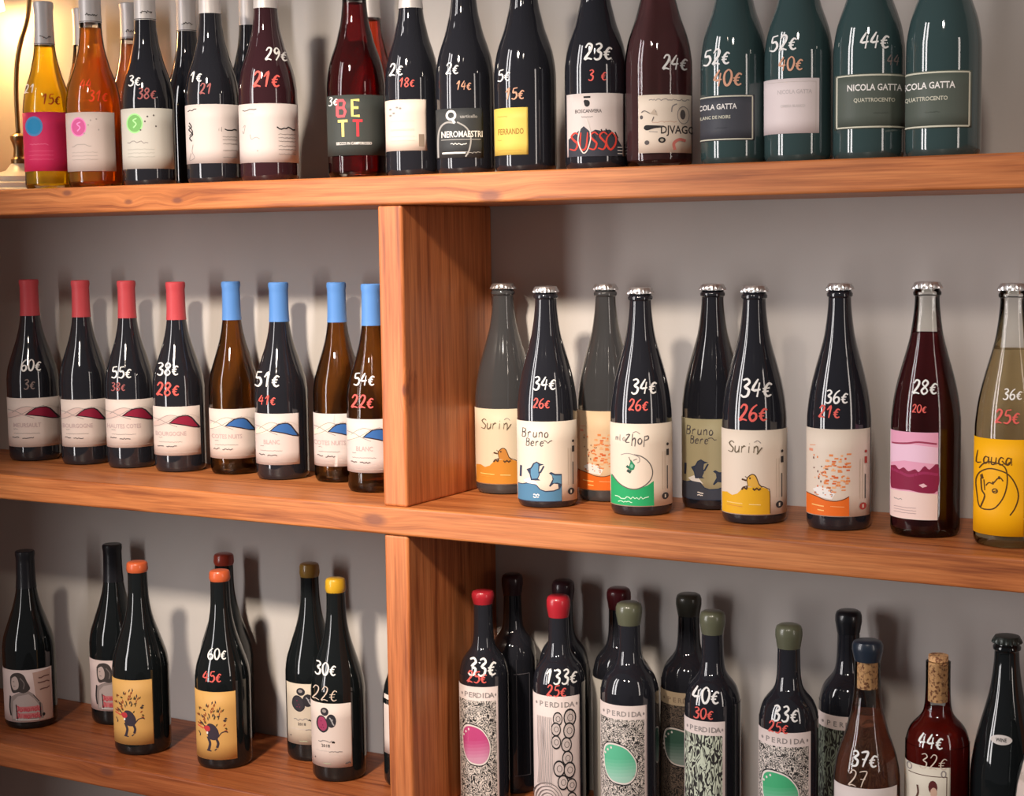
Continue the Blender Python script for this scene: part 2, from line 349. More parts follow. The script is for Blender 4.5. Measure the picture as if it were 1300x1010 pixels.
def art_script_right(A):
    A.squig(.06, .30, .10, .05, DG, .014); A.squig(.12, .25, .17, .01, PALE, .008)
    A.line([(.06, .4), (.1, .36), (.07, .5), (.05, .45)], .008, GREY); A.line([(.18, .52), (.2, .6), (.28, .57), (.34, .6)], .008, GREY); A.circ(.3, .8, .01, .012, GREY, 6)
    A.squig(.64, .95, .42, .045, K, .022)
    for b in (.52, .58, .64, .72, .78, .86): A.squig(.66, .95, b, .015, GREY, .009)
def art_bett(A):
    r, y, g = ink(240, 92, 100), ink(238, 222, 128), ink(214, 62, 72)
    for (c, ch, a, b) in ((r, 'B', .24, .22), (y, 'E', .50, .22), (y, 'T', .27, .56), (g, 'T', .53, .56)):
        x, z = A.P(a, b); h = .26*A.h
        S = {'B': [[(0,0),(0,1)],[(0,1),(.6,1),(.75,.85),(.6,.54),(0,.54)],[(.6,.54),(.82,.3),(.65,0),(0,0)]], 'E': [[(.75,1),(0,1),(0,0),(.75,0)],[(0,.52),(.65,.52)]], 'T': [[(-.15,1),(.85,1)],[(.35,1),(.35,0)]]}[ch]
        A.d.layer += 1
        for st in S: A.d.ribbon([(x + (p-.35)*h*.62, z + (q-.5)*h) for p, q in st], h*.17, c, False, 0)
    A.text('SECCO IN CAMPOROSSO', .46, .80, .045, WHITE, .8)
def art_small_cream(A):
    for a, b in ((.12, .18), (.2, .26), (.12, .3), (.28, .15), (.36, .17)): A.circ(a, b, .035, .02, GREY, 8)
    for b in (.42, .58, .60, .72, .8): A.squig(.12, .7, b, .012, ink(214, 196, 186), .009)
    A.rect(.8, .93, .68, .92, ink(150, 132, 116))
def art_nero(A):
    g = ink(168, 166, 164)
    A.line([(.03, .98), (.03, .6), (.08, .38), (.22, .28), (.4, .3)], .035, g); A.line([(.45, .28), (.65, .4), (.74, .6), (.70, .85), (.62, .98)], .03, g)
    A.ring(.32, .14, .09, .085, .045, WHITE); A.line([(.33, .20), (.40, .3)], .05, WHITE)
    A.text('uarticello', .70, .165, .065, g); A.text('NEROMAESTRI', .55, .52, .125, WHITE, .72)
    A.line([(.1, .63), (.95, .63)], .015, g, 0); A.squig(.3, .65, .72, .04, WHITE, .016); A.line([(.12, .90), (.62, .90)], .035, WHITE, 0); A.squig(.62, .95, .90, .03, g, .012)
def art_ferrando(A):
    t = ink(196, 150, 70)
    A.squig(.08, .38, .18, .03, t, .012); A.text('FERRANDO', .48, .5, .12, ink(150, 112, 50), .62); A.squig(.08, .2, .68, .02, t, .01); A.squig(.08, .8, .9, .01, t, .008)
def art_russo(A):
    A.circ(.36, .16, .05, .055, K, 12); A.circ(.33, .13, .03, .03, K, 8); A.line([(.30, .06), (.42, .06)], .03, K, 0)
    A.text('BOSCANVERA', .38, .28, .055, DG, .85); A.squig(.26, .46, .37, .02, GREY, .012)
    sh = ink(58, 60, 70)
    A.poly([(.03, .72), (.12, .66), (.2, .60), (.3, .52), (.42, .62), (.5, .58), (.6, .60), (.75, .58), (.85, .68), (.97, .86), (.97, 1.0), (.03, 1.0)], sh)
    for a in (.45, .52, .60, .68, .76, .84): A.line([(a, .56+abs(a-.65)*.3), (a+.05, .66+abs(a-.65)*.3)], .02, K, 0)
    A.d.layer += 1
    red = ink(214, 72, 60)
    for ch, a in (('S', .13), ('U', .29), ('S', .46), ('S', .62), ('O', .77)):
        A.hand(ch, a, .76, .28, red, .032, .5)
    A.line([(.24, .56), (.20, .75), (.28, .94), (.36, .9), (.42, .7), (.38, .5), (.34, .4)], .018, ink(220, 214, 208))
    for b in (.86, .91, .96): A.line([(.88, b), (.97, b)], .014, WHITE, 0)
def art_divago(A):
    A.squig(.2, .96, .09, .03, GREY, .014); A.text('DJVAGO', .74, .60, .135, ink(66, 58, 56), .82); A.squig(.25, .72, .47, .03, ink(205, 170, 150), .012)
    A.line([(.12, .58), (.2, .54), (.45, .55)], .035, DG); A.line([(.2, .63), (.36, .64)], .012, GREY, 0)
    for a, b, ra, rb, c in ((.83, .34, .05, .085, DG), (.06, .38, .03, .035, DG), (.16, .82, .045, .04, DG), (.44, .78, .07, .05, K), (.32, .3, .02, .03, GREY)): A.circ(a, b, ra, rb, c, 14)
    A.circ(.44, .78, .035, .025, ink(170, 160, 145), 10); A.ring(.84, .35, .11, .15, .012, GREY, 14); A.poly([(.10, .57), (.14, .52), (.3, .53), (.46, .56), (.3, .575), (.16, .61)], K, 3); A.poly([(.22, .33), (.3, .24), (.36, .36)], ink(196, 178, 160))
    A.line([(.62, .30), (.64, .2), (.72, .16)], .02, GREY); A.line([(.68, .95), (.66, .84), (.76, .77), (.88, .79)], .05, ink(206, 120, 110)); A.line([(.26, .45), (.29, .38)], .015, DG, 0)
    A.line([(.06, .3), (.12, .27), (.22, .32)], .012, DG)
def art_gatta(title, sub, c, ca=.5):
    def f(A):
        cr = ink(206, 204, 186)
        for p in (((.03, .03), (.97, .03)), ((.03, .97), (.97, .97)), ((.03, .03), (.03, .97)), ((.97, .03), (.97, .97))): A.line(p, .028, cr, 0)
        A.text(title, ca, .25, .115, WHITE, .82); A.text(sub, ca, .48, .07, cr, .9)
        A.squig(.45, .62, .72, .02, ink(*[int(v*.9) for v in c]), .01)
    return f
def art_gatta_white(A):
    A.text('NICOLA GATTA', .55, .24, .075, ink(200, 190, 190), .8); A.text('OMBRA BLANCO', .52, .50, .05, ink(205, 196, 195), .8)
    A.line([(.06, .06), (.94, .06)], .008, PALE, 0); A.line([(.94, .06), (.94, .94)], .008, PALE, 0)
def art_hills(main, name, soft):
    def f(A):
        m = ink(*main); s1 = ink(*soft); ol = ink(46, 36, 44)
        A.poly([(.0, .34), (.12, .24), (.28, .17), (.42, .18), (.55, .25), (.40, .33), (.28, .36), (.12, .40), (.0, .42)], s1)
        A.line([(0, .24), (.15, .27), (.3, .34), (.5, .41)], .012, GREY); A.line([(0, .42), (.2, .35), (.35, .28), (.5, .2), (.7, .16)], .01, GREY); A.line([(.08, .30), (.2, .22), (.35, .17), (.5, .19)], .01, GREY)
        A.line([(.55, .19), (.8, .17), (1, .26)], .01, PALE)
        A.poly([(.32, .34), (.42, .26), (.52, .20), (.62, .18), (.74, .18), (.82, .22), (.92, .34), (1.0, .44), (.97, .46), (.85, .44), (.65, .39), (.48, .36)], ol)
        A.poly([(.36, .335), (.44, .27), (.54, .215), (.63, .2), (.73, .2), (.80, .24), (.89, .35), (.95, .43), (.84, .42), (.66, .37), (.48, .34)], m)
        A.text(name, .36, .55, .085, ink(190, 168, 168), .8); A.squig(.1, .18, .63, .02, GREY, .01)
        A.squig(.1, .6, .72, .012, GREY, .009); A.squig(.07, .2, .80, .03, DG, .016); A.squig(.26, .48, .81, .03, DG, .016)
        A.line([(.02, .94), (.95, .94)], .006, PALE, 0)
    return f
def side_strip(A, mark=(60, 56, 58)):
    k = ink(*mark)
    for x in (.84, .88): A.line([(x, .34), (x, .80)], .008, ink(206, 190, 172), 0)
    A.line([(.92, .52), (.92, .80)], .012, DG, 0); A.circ(.925, .26, .02, .018, k, 8); A.rect(.905, .945, .32, .395, k)
    A.circ(.885, .885, .055, .042, k, 14); A.line([(.885, .865), (.885, .905)], .016, ink(220, 208, 190), 0)
def art_penguin(sea, fill):
    def f(A):
        s, b, w = ink(*sea), ink(*fill), WHITE; ol = ink(52, 62, 84)
        A.poly([(.0, .79), (.08, .785), (.18, .76), (.3, .775), (.38, .84), (.46, .86), (.6, .855), (.7, .83), (.735, .74), (.735, 1), (0, 1)], ol)
        A.poly([(.0, .80), (.08, .795), (.18, .775), (.3, .79), (.37, .85), (.46, .875), (.6, .87), (.7, .845), (.73, .80), (.73, .99), (0, .99)], s)
        A.poly([(.2, .70), (.28, .73), (.36, .80), (.30, .78), (.16, .77), (.1, .74)], w)
        A.poly([(.26, .52), (.32, .495), (.38, .52), (.44, .53), (.37, .55), (.36, .60), (.37, .66), (.34, .71), (.38, .73), (.22, .735), (.2, .66), (.15, .60), (.22, .575)], ol)
        A.poly([(.28, .53), (.32, .51), (.35, .53), (.345, .60), (.355, .66), (.33, .705), (.24, .715), (.22, .66), (.22, .60), (.26, .56)], b)
        A.line([(.35, .64), (.38, .63), (.44, .55)], .02, ol, 0)
        A.poly([(.52, .64), (.56, .625), (.62, .65), (.735, .655), (.735, .80), (.68, .84), (.67, .78), (.6, .77), (.54, .81), (.52, .80), (.58, .72), (.57, .67)], ol)
        A.poly([(.55, .645), (.62, .67), (.725, .675), (.725, .78), (.66, .76), (.58, .765), (.6, .71)], b)
        A.line([(.06, .56), (.05, .70)], .025, ol, 0)
        A.hand('Bruno', .31, .14, .11, DG, .014, .62); A.hand('Bere', .30, .255, .095, DG, .013, .6); A.squig(.44, .58, .25, .05, DG, .010)
        A.squig(.26, .36, .91, .02, w, .014); A.squig(.26, .35, .94, .015, w, .012); side_strip(A)
    return f
def art_circle_green(A):
    g = ink(40, 160, 100); ol = ink(96, 92, 90)
    A.poly([(0, .63), (.06, .68), (.14, .73), (.24, .77), (.38, .785), (.5, .77), (.6, .74), (.70, .69), (.705, .99), (0, .99)], g)
    A.line([(.02, .64), (.14, .73), (.28, .78), (.42, .785), (.56, .74), (.66, .66), (.68, .56), (.62, .46), (.5, .39), (.38, .37)], .013, ol)
    A.line([(.17, .38), (.25, .36), (.35, .365), (.46, .4), (.47, .45), (.43, .47)], .009, GREY)
    A.poly([(.33, .43), (.36, .46), (.40, .50), (.38, .55), (.33, .565), (.29, .54), (.31, .49)], ink(44, 130, 92)); A.circ(.345, .51, .025, .025, ink(120, 180, 150), 8)
    A.line([(.26, .51), (.30, .53)], .03, ink(50, 96, 80), 0); A.line([(.27, .56), (.33, .585)], .035, ink(50, 70, 64), 0); A.line([(.3, .4), (.33, .46)], .008, DG, 0); A.line([(.37, .44), (.43, .42)], .008, DG, 0)
    A.hand('mlo', .17, .17, .07, GREY, .010, .6); A.hand('zhop', .44, .18, .12, DG, .015, .6); A.line([(.36, .11), (.42, .09), (.48, .12)], .008, GREY)
    A.squig(.07, .62, .895, .03, ink(190, 228, 200), .012); A.squig(.12, .35, .945, .02, ink(190, 228, 200), .010); side_strip(A)
def art_bird(base, body):
    def f(A):
        y = ink(*base); ol = ink(84, 58, 40); bd = ink(*body)
        A.poly([(0, .76), (.08, .745), (.16, .775), (.24, .75), (.3, .70), (.38, .67), (.6, .66), (.7, .69), (.74, .73), (.745, .99), (0, .99)], y)
        A.line([(.3, .70), (.38, .655), (.6, .655), (.7, .685), (.74, .725), (.745, .98)], .010, ol)
        A.poly([(.40, .66), (.39, .62), (.38, .57), (.42, .53), (.47, .51), (.52, .525), (.55, .57), (.58, .63), (.62, .67)], ol, 3)
        A.poly([(.41, .66), (.40, .62), (.395, .575), (.43, .54), (.47, .522), (.51, .535), (.54, .58), (.57, .64), (.6, .67)], bd, 3)
        A.circ(.435, .562, .014, .014, ol, 8); A.line([(.31, .575), (.38, .59)], .02, ol, 0); A.line([(.36, .54), (.39, .56)], .008, ol, 0)
        A.line([(.31, .70), (.34, .67), (.38, .69), (.39, .66)], .02, ol); A.line([(.48, .68), (.5, .70), (.54, .68), (.57, .70), (.6, .68)], .022, ol, 0)
        A.hand('Surin', .34, .20, .13, ink(110, 98, 80), .015, .55); A.line([(.5, .14), (.55, .12), (.6, .15)], .008, GREY); A.line([(.54, .28), (.62, .2)], .014, ink(110, 98, 80), 0)
        A.line([(.08, .86), (.32, .865)], .012, ink(240, 205, 120), 0); A.line([(.08, .89), (.32, .90)], .009, ink(214, 150, 60), 0); A.line([(.42, .87), (.6, .875)], .010, ink(240, 215, 140), 0); side_strip(A)
    return f
def art_orange(A):
    rnd = random.Random(3); o1, o2, o3 = ink(228, 140, 84), ink(214, 104, 60), ink(120, 84, 72)
    A.line([(.05, .20), (.14, .19)], .012, ink(224, 170, 140), 0); A.line([(.04, .25), (.10, .25)], .03, ink(228, 150, 120), 0)
    for i in range(120):
        b = rnd.uniform(.27, .72); a = rnd.uniform(.10, .66)
        if (a-.42)**2/.07 + (b-.52)**2/.045 > 1 and rnd.random() < .72: continue
        wv = rnd.uniform(.025, .075) if a > .25 else .02; hh = rnd.uniform(.014, .026)
        A.rect(a, a+wv, b, b+hh, rnd.choice((o1, o1, o2, ink(240, 178, 130), o3 if a < .32 else o1))); A.d.layer -= 1
    A.poly([(.1, .70), (.2, .66), (.35, .68), (.45, .74), (.4, .80), (.2, .78)], WHITE); 
    for i in range(14): a = rnd.uniform(.12, .4); b = rnd.uniform(.68, .77); A.rect(a, a+.02, b, b+.012, rnd.choice((o1, GREY, o2)))
    o = ink(232, 112, 38); A.poly([(0, .755), (.15, .775), (.3, .81), (.45, .82), (.58, .80), (.67, .765), (.675, .99), (0, .99)], o)
    A.line([(0, .755), (.15, .775), (.3, .81), (.45, .82), (.58, .80), (.67, .765)], .010, ink(120, 60, 30))
    A.line([(.09, .875), (.28, .885)], .012, ink(250, 200, 120), 0); A.line([(.18, .93), (.28, .935)], .012, ink(250, 200, 120), 0); A.line([(.38, .88), (.6, .885)], .008, ink(244, 170, 110), 0)
    side_strip(A, (176, 70, 62))
def art_pinkcloud(A):
    A.poly([(0, 0), (1, 0), (1, .72), (0, .70)], ink(234, 166, 194)); A.line([(.02, .15), (.35, .13), (.6, .11), (.97, .13)], .02, ink(160, 60, 90)); A.poly([(0, .16), (.5, .14), (1, .17), (1, .36), (.6, .34), (.3, .33), (0, .38)], ink(240, 200, 222))
    A.poly([(0, .42), (.1, .40), (.18, .44), (.28, .41), (.38, .45), (.52, .42), (.6, .45), (.72, .38), (.82, .42), (1, .36), (1, .66), (.7, .69), (.4, .665), (.1, .67), (0, .65)], ink(140, 36, 70), 3)
    A.line([(0, .45), (.2, .47), (.4, .50), (.7, .46), (1, .48)], .03, ink(160, 50, 92)); A.poly([(.6, .60), (.7, .58), (.78, .61), (.68, .63)], ink(236, 190, 200))
    A.poly([(0, .69), (.4, .68), (1, .705), (1, 1), (0, 1)], ink(240, 214, 206)); A.squig(.08, .25, .78, .015, GREY, .008)
    for b in (.87, .90, .93): A.squig(.08, .55, b, .008, ink(180, 150, 150), .006)
def art_face(A):
    k = ink(92, 62, 24)
    A.line([(.1, .32), (.2, .26), (.35, .24), (.6, .28), (.66, .42), (.6, .58), (.45, .70), (.3, .735), (.12, .72), (.06, .58), (.04, .45), (.12, .36), (.3, .31), (.5, .32), (.68, .36), (.82, .46), (.88, .58), (.82, .70), (.72, .78)], .014, k)
    A.line([(.14, .42), (.16, .54), (.22, .60), (.14, .72)], .016, k); A.poly([(.12, .39), (.17, .37), (.2, .42), (.14, .43)], k); A.line([(.2, .43), (.22, .54)], .012, k, 0)
    A.line([(.24, .49), (.3, .455), (.38, .46), (.46, .41), (.52, .395), (.58, .43)], .012, k); A.circ(.38, .455, .022, .018, k, 8); A.circ(.50, .395, .025, .018, k, 8); A.ring(.42, .535, .05, .022, .012, k, 10); A.line([(.38, .545), (.47, .53)], .01, k, 0)
    A.hand('Lauca', .40, .20, .13, k, .014, .56); A.line([(.55, .22), (.64, .26), (.7, .23)], .012, k)
def art_portrait(A):
    hair, skin, dk, rd = ink(70, 62, 60), ink(196, 176, 170), ink(46, 42, 44), ink(196, 84, 92)
    A.poly([(.6, .06), (.97, .02), (.98, .98), (.7, .98)], ink(196, 164, 152))
    A.poly([(.14, .98), (.12, .70), (.14, .52), (.24, .46), (.34, .42), (.5, .40), (.60, .46), (.68, .56), (.78, .68), (.80, .84), (.8, .95)], ink(152, 138, 134)); 
    A.poly([(.16, .94), (.18, .60), (.28, .50), (.5, .46), (.62, .56), (.72, .70), (.7, .92)], ink(184, 168, 164))
    A.poly([(.14, .14), (.2, .07), (.32, .05), (.42, .10), (.48, .22), (.54, .34), (.5, .40), (.40, .44), (.3, .42), (.18, .44), (.14, .3)], hair, 3)
    A.poly([(.17, .16), (.24, .12), (.29, .17), (.31, .28), (.28, .36), (.20, .38), (.16, .28)], skin, 3); A.line([(.34, .15), (.42, .25), (.40, .36)], .02, ink(120, 110, 106))
    A.line([(.19, .22), (.22, .225)], .012, DG, 0); A.line([(.2, .31), (.24, .31)], .010, DG, 0); A.line([(.13, .5), (.11, .72), (.13, .88)], .025, dk); A.line([(.6, .48), (.72, .62)], .014, dk, 0)
    for t, b in (('Domanda', .74), ('Dimando', .87)): A.line([(.26, b), (.72, b)], .085, ink(204, 120, 122), 0); A.hand(t[:7].replace('D', 'D'), .50, b, .11, rd, .024, .60)
    A.line([(.24, .66), (.26, .97)], .018, dk, 0); A.line([(.73, .64), (.74, .92)], .018, dk, 0); A.circ(.8, .88, .03, .035, dk, 8); A.line([(.22, .95), (.7, .955)], .014, WHITE, 0)
    for b, a in ((.17, .72), (.27, .70), (.38, .74)): A.squig(a, .94, b, .05, ink(112, 78, 74), .022)
def art_tree(A):
    rnd = random.Random(5); lf, lf2, dk = ink(84, 70, 40), ink(150, 76, 46), ink(62, 52, 62)
    for i in range(62):
        ang = rnd.uniform(-.35, PI*1.03); rr = rnd.uniform(.12, .36) if ang > 0 else rnd.uniform(.25, .36)
        a = .38 + rr*math.cos(ang)*1.08; b = .50 - rr*math.sin(ang)*1.02
        if not (.05 < a < .84): continue
        t = ang + rnd.uniform(-.8, .8); c_, s_ = math.cos(t), math.sin(t); l, w_ = .042, .016
        A.poly([(a-c_*l, b+s_*l*.8), (a+s_*w_, b+c_*w_), (a+c_*l, b-s_*l*.8), (a-s_*w_, b-c_*w_)], rnd.choice((lf, lf, lf2, dk))); A.d.layer -= 1
    A.poly([(.24, .52), (.3, .47), (.42, .475), (.52, .54), (.56, .62), (.52, .69), (.42, .71), (.32, .69), (.26, .62)], dk, 3)
    A.poly([(.18, .535), (.24, .50), (.32, .51), (.34, .56), (.28, .59), (.23, .58)], ink(196, 60, 66), 3); A.line([(.04, .52), (.1, .53), (.18, .55)], .022, ink(214, 90, 72)); A.circ(.27, .605, .022, .02, WHITE, 8)
    A.line([(.28, .66), (.33, .75), (.31, .82), (.29, .86)], .035, dk); A.line([(.48, .68), (.53, .75), (.5, .82)], .035, dk); A.line([(.25, .86), (.36, .87)], .018, dk, 0); A.line([(.5, .83), (.44, .86)], .015, dk, 0)
    A.line([(.54, .66), (.62, .60), (.72, .585), (.78, .60)], .014, dk); A.line([(.06, .60), (.1, .64), (.09, .67)], .012, dk)
def art_berries(A, mg=None):
    dk = ink(48, 46, 52); mg = mg or ink(158, 62, 98)
    A.circ(.33, .13, .10, .065, dk, 16); A.poly([(.14, .25), (.2, .2), (.3, .2), (.4, .28), (.42, .38), (.36, .44), (.27, .46), (.17, .42), (.12, .34)], dk, 3)
    A.poly([(.17, .26), (.22, .215), (.30, .22), (.37, .29), (.38, .37), (.33, .42), (.27, .43), (.19, .395), (.155, .33)], mg, 3); A.circ(.49, .27, .125, .105, dk, 16)
    A.circ(.32, .12, .05, .028, GREY, 10); A.line([(.45, .22), (.5, .26), (.52, .30), (.56, .34)], .018, ink(170, 168, 172)); A.line([(.48, .27), (.53, .25)], .012, ink(170, 168, 172), 0)
    for a, b in ((.24, .28), (.28, .34), (.24, .38), (.3, .38)): A.circ(a, b, .016, .010, ink(120, 30, 70), 6)
    A.squig(.16, .50, .585, .04, GREY, .014); A.squig(.50, .56, .60, .03, K, .022); A.text('2018', .34, .66, .045, DG); A.squig(.1, .72, .745, .014, PALE, .01); A.squig(.42, .75, .75, .014, GREY, .012)
    A.circ(.08, .87, .014, .014, DG, 6); A.squig(.28, .46, .94, .012, ink(180, 190, 160), .010); A.squig(.82, .95, .935, .02, DG, .018)
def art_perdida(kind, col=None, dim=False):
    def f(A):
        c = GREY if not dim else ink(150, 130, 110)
        for i, ch in enumerate('PERDIDA'): A.text(ch, .17+i*.11, .048, .030, c)
        A.circ(.93, .048, .02, .009, c, 6); A.circ(.07, .048, .02, .009, c, 6)
        if kind == 'blob':
            w = ink(232, 222, 216); C = ink(*col)
            blob = [(.04, .30), (.08, .245), (.2, .22), (.42, .225), (.6, .25), (.76, .31), (.80, .37), (.74, .43), (.6, .465), (.4, .47), (.2, .455), (.08, .40)]
            A.poly(blob, K, 3); A.poly([(a*.97+.012, (b-.345)*.95+.345) for a, b in blob], w, 3)
            A.poly([(a*.9+.04, (b-.345)*.87+.345) for a, b in blob], C, 3)
            sm = spline(blob + [blob[0]], 3)[:-1]
            for q in range(1, 7):
                th = .30 + q*.02
                A.poly([(a*.9+.04, max((b-.345)*.87+.345, th + (a-.4)*-.03)) for a, b in sm], ink(*[int(v*(1-q*.085)+226*q*.085) for v in col]))
            for t in range(6): ang = 2.1 + t*.26; A.circ(.40+.34*math.cos(ang), .345-.105*math.sin(ang), .02, .008, w, 6)
        elif kind == 'grapes':
            pk = ink(208, 194, 190)
            for (a, b, r) in ((.52, .13, .10), (.78, .125, .13), (.48, .19, .10), (.76, .20, .12), (.48, .265, .10), (.70, .28, .11), (.72, .36, .11), (.54, .42, .12), (.76, .43, .12), (.62, .50, .11), (.80, .52, .10), (.80, .60, .10)):
                A.circ(a, b, r*1.05, r*.42, K, 16); A.circ(a, b, r*.86, r*.33, pk, 14); A.ring(a+.01, b, r*.45, r*.16, .0035, DG, 10)
            for q in range(5): A.ring(.30, .62, .10+q*.055, .035+q*.02, .0035, DG, 18)
            A.circ(.30, .62, .05, .022, ink(206, 80, 90), 10); A.circ(.30, .62, .02, .01, K, 8)
            for i in range(9): x = .10+i*.035; A.line([(x, .12), (x+.02*math.sin(i), .25), (x+.02, .4), (x-.01, .52)], .0025, GREY)
    return f
def perdida_mat(name, vertical=False, bg=(226, 216, 208), green=False, box=None):
    """engraved squiggle print below a plain heading band"""
    if name in MATS: return MATS[name]
    m = mat(name, srgb(*bg), .6, spec=.25); nt = m.node_tree; L = nt.links; b = nt.nodes['Principled BSDF']
    uv = N(nt, 'ShaderNodeUVMap'); mp = N(nt, 'ShaderNodeMapping'); mp.inputs['Scale'].default_value = (120, 40, 1) if vertical else (105, 90, 1); L.new(uv.outputs[0], mp.inputs[0])
    ns = N(nt, 'ShaderNodeTexNoise', Scale=.5, Detail=1.0); L.new(mp.outputs[0], ns.inputs['Vector'])
    n = N(nt, 'ShaderNodeTexNoise', Scale=1.2, Detail=1.5, Distortion=1.6 if not vertical else .8); L.new(mp.outputs[0], n.inputs['Vector'])
    mu = N(nt, 'ShaderNodeMath', operation='MULTIPLY'); mu.inputs[1].default_value = 34; L.new(n.outputs['Fac'], mu.inputs[0])
    si = N(nt, 'ShaderNodeMath', operation='SINE'); L.new(mu.outputs[0], si.inputs[0])
    gt = N(nt, 'ShaderNodeMapRange'); gt.inputs['From Min'].default_value = -.25; gt.inputs['From Max'].default_value = .35; L.new(si.outputs[0], gt.inputs['Value'])
    ra = N(nt, 'ShaderNodeValToRGB'); ra.color_ramp.elements[0].color = (*srgb(48, 46, 46), 1); ra.color_ramp.elements[1].color = (*srgb(*( (202, 210, 190) if green else bg)), 1); L.new(gt.outputs[0], ra.inputs[0])
    L.new(ra.outputs[0], b.inputs['Base Color'])
    return m

